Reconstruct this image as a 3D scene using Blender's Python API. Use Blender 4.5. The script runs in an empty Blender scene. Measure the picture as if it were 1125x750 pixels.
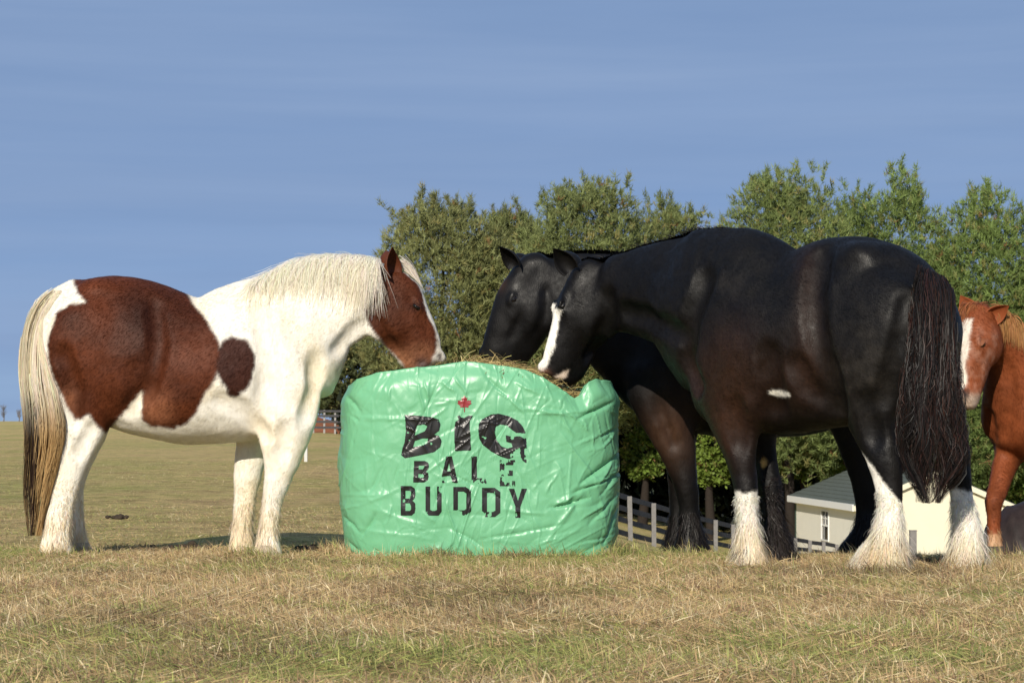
import bpy, bmesh, math, random
import numpy as np
from mathutils import Vector, Matrix
from mathutils.bvhtree import BVHTree

R = math.radians
rng = np.random.default_rng(11)
random.seed(11)
scn = bpy.context.scene

# ------------------------------------------------------------------ camera
F, CX, HY, CAMZ = 2400.0, 562.5, 462.0, 0.74       # focal length in photo pixels, centre column, horizon row, eye height
cam = bpy.data.cameras.new('camera')
camo = bpy.data.objects.new('camera', cam)
scn.collection.objects.link(camo)
camo.location = (0, 0, CAMZ)
camo.rotation_euler = (R(90), 0, 0)
cam.sensor_width = 36
cam.lens = 36 * F / 1125
cam.shift_y = (HY - 375) / 1125
cam.clip_end = 6000
cam.dof.use_dof = True
cam.dof.focus_distance = 12.0
cam.dof.aperture_fstop = 13
scn.camera = camo

# ------------------------------------------------------------------ light
SUN_AZ, SUN_EL = R(196), R(27)                      # azimuth clockwise from +Y (the view direction)
world = bpy.data.worlds.new('World')
scn.world = world
world.use_nodes = True
nt = world.node_tree
nt.nodes.clear()
wo = nt.nodes.new('ShaderNodeOutputWorld')
bg = nt.nodes.new('ShaderNodeBackground')
sky = nt.nodes.new('ShaderNodeTexSky')
sky.sky_type = 'NISHITA'
sky.sun_disc = False
sky.sun_elevation = SUN_EL
sky.sun_rotation = SUN_AZ
sky.altitude = 8000
sky.air_density = 1.0
sky.dust_density = 0.0
sky.ozone_density = 1.5
bg.inputs['Strength'].default_value = 0.085
# a thin even veil of high cloud with faint streaks, in world directions
tc = nt.nodes.new('ShaderNodeTexCoord')
mp = nt.nodes.new('ShaderNodeMapping')
mp.inputs['Scale'].default_value = (1.6, 1.6, 26)
mp.inputs['Rotation'].default_value = (R(1.5), R(2.5), 0)
nz = nt.nodes.new('ShaderNodeTexNoise')
nz.inputs['Scale'].default_value = 2.2
nz.inputs['Detail'].default_value = 5
nz.inputs['Roughness'].default_value = 0.5
rp = nt.nodes.new('ShaderNodeMapRange')
rp.inputs[1].default_value = 0.3
rp.inputs[2].default_value = 0.72
rp.inputs[3].default_value = 0.8
rp.inputs[4].default_value = 1.0
mixs = nt.nodes.new('ShaderNodeMix')
mixs.data_type = 'RGBA'
mixs.inputs[7].default_value = (2.8, 4.12, 6.75, 1)
nt.links.new(tc.outputs['Generated'], mp.inputs[0])
nt.links.new(mp.outputs[0], nz.inputs['Vector'])
nt.links.new(nz.outputs['Fac'], rp.inputs[0])
nt.links.new(rp.outputs[0], mixs.inputs[0])
nt.links.new(sky.outputs[0], mixs.inputs[6])
veil = nt.nodes.new('ShaderNodeMix')
veil.data_type = 'RGBA'
veil.inputs[6].default_value = (2.62, 3.95, 6.55, 1)
veil.inputs[7].default_value = (3.08, 4.4, 6.95, 1)
mp3 = nt.nodes.new('ShaderNodeMapping')
mp3.inputs['Scale'].default_value = (1.1, 1.1, 17)
mp3.inputs['Rotation'].default_value = (R(-2), R(3), 0)
mp3.inputs['Location'].default_value = (3.1, 0.4, 1.7)
nz3 = nt.nodes.new('ShaderNodeTexNoise')
nz3.inputs['Scale'].default_value = 2.6
nz3.inputs['Detail'].default_value = 6
nz3.inputs['Roughness'].default_value = 0.55
nz3.inputs['Distortion'].default_value = 0.4
rp3 = nt.nodes.new('ShaderNodeMapRange')
rp3.inputs[1].default_value = 0.33
rp3.inputs[2].default_value = 0.67
nt.links.new(tc.outputs['Generated'], mp3.inputs[0])
nt.links.new(mp3.outputs[0], nz3.inputs['Vector'])
nt.links.new(nz3.outputs['Fac'], rp3.inputs[0])
nt.links.new(rp3.outputs[0], veil.inputs[0])
nt.links.new(veil.outputs[2], mixs.inputs[7])
nt.links.new(mixs.outputs[2], bg.inputs['Color'])
nt.links.new(bg.outputs[0], wo.inputs['Surface'])

sl = bpy.data.lights.new('sun', 'SUN')
slo = bpy.data.objects.new('sun', sl)
scn.collection.objects.link(slo)
sl.energy = 5.0
sl.angle = R(0.53)
sl.color = (1.0, 0.92, 0.79)
sdir = Vector((math.sin(SUN_AZ) * math.cos(SUN_EL), math.cos(SUN_AZ) * math.cos(SUN_EL), math.sin(SUN_EL)))
slo.rotation_euler = sdir.to_track_quat('Z', 'Y').to_euler()
slo.location = sdir * 60
scn.view_settings.view_transform = 'Standard'
scn.view_settings.look = 'None'
scn.view_settings.exposure = 0.0
scn.view_settings.gamma = 1.0
scn.view_settings.use_curve_mapping = False

# ------------------------------------------------------------------ helpers
def W(px, py, Y):
    """photo pixel at depth Y -> world point"""
    return np.array([(px - CX) / F * Y, Y, CAMZ - (py - HY) / F * Y])

def sm(a, b, x):
    t = np.clip((np.asarray(x, float) - a) / (b - a), 0, 1)
    return t * t * (3 - 2 * t)

def vnoise(P, scale, seed=0):
    """cheap smooth value noise in 3-D, 0..1"""
    q = np.asarray(P, float) * scale + seed * 17.13
    i = np.floor(q).astype(np.int64); f = q - i
    f = f * f * (3 - 2 * f)
    def h(a, b, c):
        n = (a * 73856093) ^ (b * 19349663) ^ (c * 83492791)
        n = (n ^ (n >> 13)) * 1274126177
        return ((n ^ (n >> 16)) & 0xffff) / 65535.0
    out = 0
    for dx in (0, 1):
        for dy in (0, 1):
            for dz in (0, 1):
                w = (f[..., 0] if dx else 1 - f[..., 0]) * (f[..., 1] if dy else 1 - f[..., 1]) * (f[..., 2] if dz else 1 - f[..., 2])
                out = out + w * h(i[..., 0] + dx, i[..., 1] + dy, i[..., 2] + dz)
    return out

def fbm(P, scale, seed=0, oct=4):
    s, a, t = 0, 1, 0
    for o in range(oct):
        s = s + a * vnoise(P, scale * 2 ** o, seed + o); t += a; a *= 0.5
    return s / t

def terrain(x, y):
    """level pasture on the left, a hillside falling away behind the horses on the right"""
    x = np.asarray(x, float); y = np.asarray(y, float)
    q = x + 0.085 * (y - 12)
    q = np.log1p(np.exp(np.clip(q * 2.2, -30, 30))) / 2.2 + np.where(q * 2.2 > 30, q - 30 / 2.2, 0)
    q = np.clip(q, 0, 60)
    z = -0.42 * q / (1 + 0.023 * q) * sm(11.7, 18, y) * (1 - 0.75 * sm(105, 200, y))
    z = z - 0.035 * sm(11.6, 14, y) * (1 - sm(20, 40, y))
    z = z + 0.075 * (fbm(np.stack(np.broadcast_arrays(x, y, 0 * x), -1), 1.9, 91, 3) - 0.5) * sm(3, 5, y) * (1 - sm(9.6, 10.6, y))
    z = z + 0.62 * sm(90, 240, y) - 6.0 * sm(650, 1100, y)
    return z

def mesh_np(name, V, faces, smooth=True, col=None, mat=None, parent=None, loc=(0, 0, 0)):
    """faces: (n,3) or (n,4) array, or list of such arrays"""
    if not isinstance(faces, list):
        faces = [faces]
    faces = [np.asarray(f) for f in faces if len(f)]
    me = bpy.data.meshes.new(name)
    V = np.asarray(V, np.float32)
    loops = np.concatenate([f.ravel() for f in faces]).astype(np.int32)
    tot = np.concatenate([np.full(len(f), f.shape[1]) for f in faces]).astype(np.int32)
    start = np.concatenate([[0], np.cumsum(tot)[:-1]]).astype(np.int32)
    me.vertices.add(len(V)); me.vertices.foreach_set('co', V.ravel())
    me.loops.add(len(loops)); me.loops.foreach_set('vertex_index', loops)
    me.polygons.add(len(tot)); me.polygons.foreach_set('loop_start', start)
    me.polygons.foreach_set('loop_total', tot)
    me.polygons.foreach_set('use_smooth', np.full(len(tot), smooth))
    me.update(calc_edges=True)
    if col is not None:
        a = me.color_attributes.new('Col', 'FLOAT_COLOR', 'POINT')
        c = np.ones((len(V), 4), np.float32)
        c[:, :3] = col
        a.data.foreach_set('color', c.ravel())
    me.validate()
    if mat is not None:
        me.materials.append(mat)
    o = bpy.data.objects.new(name, me)
    scn.collection.objects.link(o)
    o.location = loc
    if parent is not None:
        o.parent = parent
    return o

def empty(name, loc=(0, 0, 0)):
    o = bpy.data.objects.new(name, None)
    o.empty_display_size = 0.1
    scn.collection.objects.link(o)
    o.location = loc
    return o

def tag(o, label=None, cat=None, group=None, kind=None):
    if label: o['label'] = label
    if cat: o['category'] = cat
    if group: o['group'] = group
    if kind: o['kind'] = kind
    return o

def box_vf(cx, cy, cz, sx, sy, sz):
    V = np.array([[x, y, z] for x in (-1, 1) for y in (-1, 1) for z in (-1, 1)], float) * 0.5 * np.array([sx, sy, sz]) + np.array([cx, cy, cz])
    Fc = np.array([[0, 1, 3, 2], [4, 6, 7, 5], [0, 4, 5, 1], [2, 3, 7, 6], [0, 2, 6, 4], [1, 5, 7, 3]])
    return V, Fc

def hexa(pts):
    """8 points: bottom 4 ccw, top 4 ccw"""
    return np.array(pts, float), np.array([[3, 2, 1, 0], [4, 5, 6, 7], [0, 1, 5, 4], [1, 2, 6, 5], [2, 3, 7, 6], [3, 0, 4, 7]])

def beam(a, b, w, h, up=(0, 0, 1)):
    a = np.array(a, float); b = np.array(b, float); up = np.array(up, float)
    d = b - a; d /= np.linalg.norm(d)
    s = np.cross(d, up); s /= np.linalg.norm(s)
    u = np.cross(s, d)
    s = s * w / 2; u = u * h / 2
    return hexa([a - s - u, a + s - u, b + s - u, b - s - u, a - s + u, a + s + u, b + s + u, b - s + u])

def tube_vf(P, rad, n=8, close=True):
    P = np.asarray(P, float); m = len(P)
    rad = np.broadcast_to(np.asarray(rad, float), (m,))
    T = np.gradient(P, axis=0); T /= np.linalg.norm(T, axis=1)[:, None] + 1e-9
    ref = np.array([0.31, 0.17, 0.93]) if abs(T[0, 2]) < 0.9 else np.array([0.9, 0.3, 0.1])
    A = np.cross(T, ref); A /= np.linalg.norm(A, axis=1)[:, None] + 1e-9
    B = np.cross(T, A)
    an = np.linspace(0, 2 * math.pi, n, endpoint=False)
    V = (P[:, None, :] + rad[:, None, None] * (np.cos(an)[None, :, None] * A[:, None, :] + np.sin(an)[None, :, None] * B[:, None, :])).reshape(-1, 3)
    i, j = np.meshgrid(np.arange(m - 1), np.arange(n), indexing='ij')
    i = i.ravel(); j = j.ravel(); k = (j + 1) % n
    Fc = np.stack([i * n + j, i * n + k, (i + 1) * n + k, (i + 1) * n + j], 1)
    return V, Fc

def cat_vf(L):
    Vs, Fs, o = [], [], 0
    for V, Fc in L:
        Vs.append(V); Fs.append(np.asarray(Fc) + o); o += len(V)
    return np.concatenate(Vs), np.concatenate(Fs)

def in_poly(px, py, poly):
    px = np.asarray(px); py = np.asarray(py)
    ins = np.zeros(px.shape, bool)
    n = len(poly)
    for i in range(n):
        x1, y1 = poly[i]; x2, y2 = poly[(i + 1) % n]
        c = ((y1 > py) != (y2 > py))
        if y1 != y2:
            ins ^= c & (px < (x2 - x1) * (py - y1) / (y2 - y1) + x1)
    return ins

# ------------------------------------------------------------------ materials
def newmat(name):
    m = bpy.data.materials.new(name); m.use_nodes = True
    n = m.node_tree
    return m, n, n.nodes['Principled BSDF']

def mat_simple(name, col, rough=0.8, spec=0.3, var=0.15, scale=20, bump=0.0, bscale=60):
    m, n, b = newmat(name)
    b.inputs['Roughness'].default_value = rough
    b.inputs['Specular IOR Level'].default_value = spec
    t = n.nodes.new('ShaderNodeTexNoise'); t.inputs['Scale'].default_value = scale; t.inputs['Detail'].default_value = 4
    g = n.nodes.new('ShaderNodeTexCoord'); n.links.new(g.outputs['Object'], t.inputs['Vector'])
    mx = n.nodes.new('ShaderNodeMix'); mx.data_type = 'RGBA'
    mx.inputs[6].default_value = (*[c * (1 - var) for c in col], 1)
    mx.inputs[7].default_value = (*[min(1, c * (1 + var)) for c in col], 1)
    n.links.new(t.outputs['Fac'], mx.inputs[0]); n.links.new(mx.outputs[2], b.inputs['Base Color'])
    if bump:
        t2 = n.nodes.new('ShaderNodeTexNoise'); t2.inputs['Scale'].default_value = bscale; t2.inputs['Detail'].default_value = 4
        n.links.new(g.outputs['Object'], t2.inputs['Vector'])
        bp = n.nodes.new('ShaderNodeBump'); bp.inputs['Strength'].default_value = bump; bp.inputs['Distance'].default_value = 0.01
        n.links.new(t2.outputs['Fac'], bp.inputs['Height']); n.links.new(bp.outputs[0], b.inputs['Normal'])
    return m

def mat_col(name, rough=0.7, spec=0.3, sheen=0.0, trans=0.0, bump=0.0, bscale=250, var=0.0, stretch=None, rvar=None):
    """base colour from the Col attribute (the thing's own colour)"""
    m, n, b = newmat(name)
    a = n.nodes.new('ShaderNodeVertexColor'); a.layer_name = 'Col'
    b.inputs['Roughness'].default_value = rough
    b.inputs['Specular IOR Level'].default_value = spec
    if sheen:
        b.inputs['Sheen Weight'].default_value = sheen
        b.inputs['Sheen Roughness'].default_value = 0.4
    src = a.outputs[0]
    g = n.nodes.new('ShaderNodeTexCoord')
    if var:
        mpn = n.nodes.new('ShaderNodeMapping')
        if stretch: mpn.inputs['Scale'].default_value = stretch
        n.links.new(g.outputs['Object'], mpn.inputs[0])
        t = n.nodes.new('ShaderNodeTexNoise'); t.inputs['Scale'].default_value = 26; t.inputs['Detail'].default_value = 8; t.inputs['Roughness'].default_value = 0.78
        n.links.new(mpn.outputs[0], t.inputs['Vector'])
        mr = n.nodes.new('ShaderNodeMapRange'); mr.inputs[1].default_value = 0.25; mr.inputs[2].default_value = 0.75
        mr.inputs[3].default_value = 1 - var; mr.inputs[4].default_value = 1 + var
        n.links.new(t.outputs['Fac'], mr.inputs[0])
        vm = n.nodes.new('ShaderNodeVectorMath'); vm.operation = 'SCALE'
        n.links.new(a.outputs[0], vm.inputs[0]); n.links.new(mr.outputs[0], vm.inputs['Scale'])
        src = vm.outputs[0]
    n.links.new(src, b.inputs['Base Color'])
    if rvar:
        t3 = n.nodes.new('ShaderNodeTexNoise'); t3.inputs['Scale'].default_value = 7; t3.inputs['Detail'].default_value = 9; t3.inputs['Roughness'].default_value = 0.75
        n.links.new(g.outputs['Object'], t3.inputs['Vector'])
        m3 = n.nodes.new('ShaderNodeMapRange'); m3.inputs[1].default_value = 0.36; m3.inputs[2].default_value = 0.64; m3.inputs[3].default_value = rvar[0]; m3.inputs[4].default_value = rvar[1]
        n.links.new(t3.outputs['Fac'], m3.inputs[0]); n.links.new(m3.outputs[0], b.inputs['Roughness'])
    if bump:
        mpn2 = n.nodes.new('ShaderNodeMapping')
        if stretch: mpn2.inputs['Scale'].default_value = stretch
        n.links.new(g.outputs['Object'], mpn2.inputs[0])
        t2 = n.nodes.new('ShaderNodeTexNoise'); t2.inputs['Scale'].default_value = bscale; t2.inputs['Detail'].default_value = 3
        n.links.new(mpn2.outputs[0], t2.inputs['Vector'])
        bp = n.nodes.new('ShaderNodeBump'); bp.inputs['Strength'].default_value = bump; bp.inputs['Distance'].default_value = 0.004
        n.links.new(t2.outputs['Fac'], bp.inputs['Height']); n.links.new(bp.outputs[0], b.inputs['Normal'])
    if trans:
        out = n.nodes['Material Output']
        tr = n.nodes.new('ShaderNodeBsdfTranslucent'); n.links.new(src, tr.inputs['Color'])
        ms = n.nodes.new('ShaderNodeMixShader'); ms.inputs[0].default_value = trans
        n.links.new(b.outputs[0], ms.inputs[1]); n.links.new(tr.outputs[0], ms.inputs[2])
        n.links.new(ms.outputs[0], out.inputs['Surface'])
    return m

M_COAT = mat_col('horse_coat', rough=0.58, spec=0.18, bump=0.35, bscale=190, var=0.2, stretch=(1, 1, 0.3))
M_COAT_DARK = mat_col('glossy_dark_coat', rough=0.5, spec=0.2, bump=0.35, bscale=190, var=0.5, stretch=(1, 1, 0.3), rvar=(0.36, 0.7))
M_HAIR = mat_col('horse_hair', rough=0.55, spec=0.15, trans=0.4)
M_MANE = mat_col('white_mane_hair', rough=0.6, spec=0.1, trans=0.6)
M_HAIR_DARK = mat_col('dark_horse_hair', rough=0.45, spec=0.17)
M_GRASS = mat_col('grass_blades', rough=0.65, spec=0.25, trans=0.25)
M_LEAF = mat_col('pine_needles', rough=0.6, spec=0.25, trans=0.22)
M_HAY = mat_col('hay_straws', rough=0.6, spec=0.3, trans=0.15)
M_EYE = mat_simple('dark_eye', (0.006, 0.004, 0.003), 0.08, 0.6, 0.1)
LID_DARK = mat_simple('black_eyelid', (0.008, 0.007, 0.007), 0.45, 0.3, 0.2)
LID_BROWN = mat_simple('brown_eyelid', (0.06, 0.022, 0.012), 0.6, 0.2, 0.2)
LID_RED = mat_simple('chestnut_eyelid', (0.2, 0.07, 0.03), 0.6, 0.2, 0.2)
M_HOOF = mat_simple('hoof_horn', (0.09, 0.07, 0.05), 0.5, 0.3, 0.3, 40)
M_HOOF_PALE = mat_simple('pale_hoof', (0.4, 0.33, 0.24), 0.6, 0.2, 0.3, 40)
M_BARK = mat_simple('bark', (0.03, 0.024, 0.02), 0.95, 0.1, 0.35, 12, 0.6, 40)  # darker than real bark: shade under the crowns is put into the colour
M_BOARD = mat_simple('weathered_board', (0.07, 0.07, 0.075), 0.9, 0.15, 0.45, 9, 0.4, 60)
M_POST = mat_simple('weathered_post', (0.21, 0.2, 0.19), 0.9, 0.15, 0.3, 9, 0.4, 60)

# ------------------------------------------------------------------ ground
def ground_material():
    m, n, b = newmat('pasture')
    L = n.links
    geo = n.nodes.new('ShaderNodeNewGeometry')
    def noise(scale, detail=5, rough=0.55, sc=(1, 1, 1)):
        mpn = n.nodes.new('ShaderNodeMapping'); mpn.inputs['Scale'].default_value = sc
        L.new(geo.outputs['Position'], mpn.inputs[0])
        t = n.nodes.new('ShaderNodeTexNoise'); t.inputs['Scale'].default_value = scale
        t.inputs['Detail'].default_value = detail; t.inputs['Roughness'].default_value = rough
        L.new(mpn.outputs[0], t.inputs['Vector'])
        return t.outputs['Fac']
    def ramp(fac, stops):
        r = n.nodes.new('ShaderNodeValToRGB')
        while len(r.color_ramp.elements) < len(stops): r.color_ramp.elements.new(0.5)
        for e, (p, c) in zip(r.color_ramp.elements, stops):
            e.position = p; e.color = (*c, 1)
        L.new(fac, r.inputs[0]); return r.outputs[0]
    def mix(fac, a, c, mode='MIX'):
        x = n.nodes.new('ShaderNodeMix'); x.data_type = 'RGBA'; x.blend_type = mode
        if isinstance(fac, float): x.inputs[0].default_value = fac
        else: L.new(fac, x.inputs[0])
        L.new(a, x.inputs[6]); L.new(c, x.inputs[7]); return x.outputs[2]
    big = ramp(noise(0.22, 7, 0.68, (1, 0.45, 1)), [(0.40, (0.66, 0.47, 0.23)), (0.5, (0.52, 0.43, 0.16)), (0.60, (0.34, 0.37, 0.10))])
    mid = ramp(noise(1.3, 7, 0.7, (1, 0.6, 1)), [(0.36, (0.36, 0.24, 0.12)), (0.5, (0.68, 0.52, 0.24)), (0.64, (0.42, 0.39, 0.125))])
    fine = ramp(noise(4.5, 8, 0.78), [(0.32, (0.42, 0.40, 0.36)), (0.66, (1.3, 1.28, 1.22))])
    c = mix(0.55, big, mid)
    c = mix(1.0, c, fine, 'MULTIPLY')
    L.new(c, b.inputs['Base Color'])
    b.inputs['Roughness'].default_value = 0.95
    b.inputs['Specular IOR Level'].default_value = 0.1
    bp = n.nodes.new('ShaderNodeBump'); bp.inputs['Strength'].default_value = 1.0; bp.inputs['Distance'].default_value = 0.09
    L.new(noise(7, 8, 0.75), bp.inputs['Height']); L.new(bp.outputs[0], b.inputs['Normal'])
    return m

xs = np.concatenate([-np.geomspace(12, 900, 40)[::-1], np.linspace(-11.7, -4.1, 26), np.linspace(-4, 4, 100), np.linspace(4.1, 11.7, 26), np.geomspace(12, 900, 40)])
ys = np.concatenate([np.linspace(-30, 3, 14), np.linspace(3.4, 11, 96), np.linspace(11.2, 20, 40), np.linspace(20.6, 130, 110), np.geomspace(132, 3000, 40)])
gx, gy = np.meshgrid(xs, ys, indexing='xy')
gz = terrain(gx, gy)
nx, ny = len(xs), len(ys)
i, j = np.meshgrid(np.arange(nx - 1), np.arange(ny - 1), indexing='xy')
i = i.ravel(); j = j.ravel()
gf = np.stack([j * nx + i, j * nx + i + 1, (j + 1) * nx + i + 1, (j + 1) * nx + i], 1)
tag(mesh_np('ground', np.stack([gx.ravel(), gy.ravel(), gz.ravel()], 1), gf, True, None, ground_material()), kind='structure')

# ------------------------------------------------------------------ implicit sculpting (one continuous skin per animal)
def catmull(A, n):
    A = np.asarray(A, float)
    P = np.concatenate([[2 * A[0] - A[1]], A, [2 * A[-1] - A[-2]]])
    out = []
    for k in range(len(A) - 1):
        p0, p1, p2, p3 = P[k], P[k + 1], P[k + 2], P[k + 3]
        for t in np.arange(n) / n:
            out.append(0.5 * (2 * p1 + (p2 - p0) * t + (2 * p0 - 5 * p1 + 4 * p2 - p3) * t * t + (3 * p1 - p0 - 3 * p2 + p3) * t ** 3))
    out.append(A[-1])
    return np.array(out)

class Sculpt:
    def __init__(s, lo, hi, h):
        s.lo = np.array(lo, float); s.h = h
        s.n = np.ceil((np.array(hi) - s.lo) / h).astype(int) + 1
        s.ax = [(s.lo[k] + h * np.arange(s.n[k])).astype(np.float32) for k in range(3)]
        s.v = np.full(s.n, 0.5, np.float32)
    def sl(s, lo, hi):
        a = np.clip(np.floor((np.array(lo) - s.lo) / s.h).astype(int), 0, s.n)
        b = np.clip(np.ceil((np.array(hi) - s.lo) / s.h).astype(int) + 1, 0, s.n)
        return tuple(slice(int(p), int(q)) for p, q in zip(a, b))
    def pts(s, S):
        return s.ax[0][S[0]][:, None, None], s.ax[1][S[1]][None, :, None], s.ax[2][S[2]][None, None, :]
    def blend(s, S, d, k, sub=False):
        a = s.v[S]
        if sub:
            h = np.clip(0.5 - 0.5 * (a + d) / k, 0, 1)
            s.v[S] = a * (1 - h) - d * h + k * h * (1 - h)
        else:
            h = np.clip(0.5 + 0.5 * (d - a) / k, 0, 1)
            s.v[S] = d * (1 - h) + a * h - k * h * (1 - h)
    def hit(s, px, py):
        """first skin point on the photo ray"""
        o = np.array([0, 0, CAMZ]); d = W(px, py, 1.0) - o
        t = np.arange(s.lo[1], s.lo[1] + s.h * (s.n[1] - 1), s.h * 0.25)
        P = o + d * t[:, None]
        I = np.round((P - s.lo) / s.h).astype(int)
        ok = ((I >= 0) & (I < s.n)).all(1)
        v = np.full(len(t), 1.0); J = I[ok]; v[ok] = s.v[J[:, 0], J[:, 1], J[:, 2]]
        k = np.flatnonzero(v < 0)
        return P[k[0]] if len(k) else None
    def tube(s, nodes, k=0.05, cap=0.7, sub=4):
        """nodes: (centre, r_sagittal, r_lateral, side, egg)"""
        P = catmull([q[0] for q in nodes], sub)
        rs = np.maximum(catmull([[q[1]] for q in nodes], sub)[:, 0], 0.012)
        rl = np.maximum(catmull([[q[2]] for q in nodes], sub)[:, 0], 0.012)
        sd = catmull([q[3] for q in nodes], sub)
        eg = catmull([[q[4]] for q in nodes], sub)[:, 0]
        rm = np.maximum(rs, rl)
        pad = k + 3 * s.h + 0.03
        S0 = s.sl((P - rm[:, None]).min(0) - pad, (P + rm[:, None]).max(0) + pad)
        D = np.full([q.stop - q.start for q in S0], 0.5, np.float32)
        for i in range(len(P) - 1):
            a, b = P[i], P[i + 1]
            d = b - a; L = np.linalg.norm(d); d = d / L
            m = max(rm[i], rm[i + 1])
            S = s.sl(np.minimum(a, b) - m - pad, np.maximum(a, b) + m + pad)
            S = tuple(slice(max(q.start, z.start), min(q.stop, z.stop)) for q, z in zip(S, S0))
            if any(q.stop <= q.start for q in S): continue
            X, Y, Z = s.pts(S)
            side = sd[i] + sd[i + 1]; side = side - d * side.dot(d); side /= np.linalg.norm(side)
            up = np.cross(d, side)
            dx, dy, dz = X - np.float32(a[0]), Y - np.float32(a[1]), Z - np.float32(a[2])
            f32 = [np.float32(q) for q in d]
            ax = dx * f32[0] + dy * f32[1] + dz * f32[2]
            t = np.clip(ax / np.float32(L), 0, 1)
            la = dx * np.float32(side[0]) + dy * np.float32(side[1]) + dz * np.float32(side[2])
            sg = dx * np.float32(up[0]) + dy * np.float32(up[1]) + dz * np.float32(up[2])
            axr = ax - t * np.float32(L)
            r1 = np.float32(rs[i]) + t * np.float32(rs[i + 1] - rs[i])
            r2 = np.float32(rl[i]) + t * np.float32(rl[i + 1] - rl[i])
            e = np.float32((eg[i] + eg[i + 1]) / 2)
            if abs(e) > 1e-3:
                r2 = r2 * (1 - e * np.clip(sg / r1, -1, 1))
            ra = np.minimum(r1, r2) * np.float32(cap)
            qa = la / r2; qs = sg / r1; qx = axr / ra
            k0 = np.sqrt(qa * qa + qs * qs + qx * qx) + 1e-6
            qa /= r2; qs /= r1; qx /= ra
            k1 = np.sqrt(qa * qa + qs * qs + qx * qx) + 1e-6
            dist = k0 * (k0 - 1) / k1
            T = tuple(slice(q.start - z.start, q.stop - z.start) for q, z in zip(S, S0))
            D[T] = np.minimum(D[T], dist)
        s.blend(S0, D, k)
    def ell(s, c, r, axes=None, k=0.04, sub=False):
        c = np.array(c, float); r = np.array(r, float)
        pad = k + 3 * s.h + 0.03
        S = s.sl(c - r.max() - pad, c + r.max() + pad)
        if any(q.stop <= q.start for q in S): return
        X, Y, Z = s.pts(S)
        A = np.eye(3) if axes is None else np.array(axes, float)
        k0 = 0; k1 = 0
        for w in range(3):
            a = A[w] / np.linalg.norm(A[w])
            q = (X - c[0]) * a[0] + (Y - c[1]) * a[1] + (Z - c[2]) * a[2]
            k0 = k0 + (q / r[w]) ** 2; k1 = k1 + (q / r[w] ** 2) ** 2
        k0 = np.sqrt(k0) + 1e-6; k1 = np.sqrt(k1) + 1e-6
        s.blend(S, (k0 * (k0 - 1) / k1).astype(np.float32), k, sub)
    def groove(s, pts, r=0.035, depth=0.012, k=0.03):
        """shallow furrow between muscles along a line of photo points"""
        pts = np.array(pts, float)
        L = np.concatenate([[0], np.cumsum(np.linalg.norm(np.diff(pts, axis=0), axis=1))])
        n = max(3, int(L[-1] / 3.0))
        v0 = []
        for q, u in enumerate(np.linspace(0, L[-1], n)):
            h = s.hit(np.interp(u, L, pts[:, 0]), np.interp(u, L, pts[:, 1]))
            if h is not None:
                d = h - np.array([0, 0, CAMZ]); d /= np.linalg.norm(d)
                v0.append((h - d * (r - depth * math.sin(math.pi * (q + .5) / n) ** 0.6), d))
        for c, d in v0:
            s.ell(c, (r, r, r), None, k=k, sub=True)
    def mesh(s, smooth=2):
        v = s.v; n = s.n
        ins = v < 0
        c = [ins[a:n[0] - 1 + a, b:n[1] - 1 + b, d:n[2] - 1 + d] for a in (0, 1) for b in (0, 1) for d in (0, 1)]
        cnt = sum(q.astype(np.int8) for q in c)
        act = (cnt > 0) & (cnt < 8)
        I = np.argwhere(act)
        idx = np.full(act.shape, -1, np.int32); idx[act] = np.arange(len(I))
        pos = np.zeros((len(I), 3)); num = np.zeros(len(I))
        for ax in range(3):
            o1, o2 = [q for q in range(3) if q != ax]
            for a in (0, 1):
                for b in (0, 1):
                    A = I.copy(); A[:, o1] += a; A[:, o2] += b
                    B = A.copy(); B[:, ax] += 1
                    va = v[A[:, 0], A[:, 1], A[:, 2]]; vb = v[B[:, 0], B[:, 1], B[:, 2]]
                    m = (va < 0) != (vb < 0)
                    t = np.where(m, va / np.where(m, va - vb, 1), 0)
                    p = A.astype(float); p[:, ax] += t
                    pos[m] += p[m]; num[m] += 1
        V = s.lo + s.h * pos / num[:, None]
        quads = []
        for ax in range(3):
            o1, o2 = [(1, 2), (2, 0), (0, 1)][ax]
            sl0 = [slice(1, n[q] - 1) for q in range(3)]
            sl0[ax] = slice(0, n[ax] - 1)
            sl1 = list(sl0); sl1[ax] = slice(1, n[ax])
            a = ins[tuple(sl0)]; b = ins[tuple(sl1)]
            E = np.argwhere(a != b)
            flip = a[E[:, 0], E[:, 1], E[:, 2]]
            off = np.array([q.start for q in sl0])
            E = E + off
            def cell(d1, d2):
                C = E.copy(); C[:, o1] -= d1; C[:, o2] -= d2
                return idx[C[:, 0], C[:, 1], C[:, 2]]
            q = np.stack([cell(1, 1), cell(0, 1), cell(0, 0), cell(1, 0)], 1)
            q[~flip] = q[~flip][:, ::-1]
            quads.append(q)
        Q = np.concatenate(quads)
        Q = Q[(Q >= 0).all(1)]
        # keep the largest skin only is not needed: parts all blend; light smoothing
        e = np.concatenate([Q[:, [0, 1]], Q[:, [1, 2]], Q[:, [2, 3]], Q[:, [3, 0]]])
        for _ in range(smooth):
            S = np.zeros_like(V); N = np.zeros(len(V))
            for w in range(3):
                S[:, w] = np.bincount(e[:, 0], V[e[:, 1], w], len(V)) + np.bincount(e[:, 1], V[e[:, 0], w], len(V))
            N = np.bincount(e[:, 0], minlength=len(V)) + np.bincount(e[:, 1], minlength=len(V))
            V = 0.5 * V + 0.5 * S / N[:, None]
        Nn = vert_normals(V, Q)
        V = V + Nn * ((fbm(V, 6.5, 61, 2) - 0.5) * 0.016 + (fbm(V, 19, 63, 2) - 0.5) * 0.005)[:, None]
        return V, Q

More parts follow.
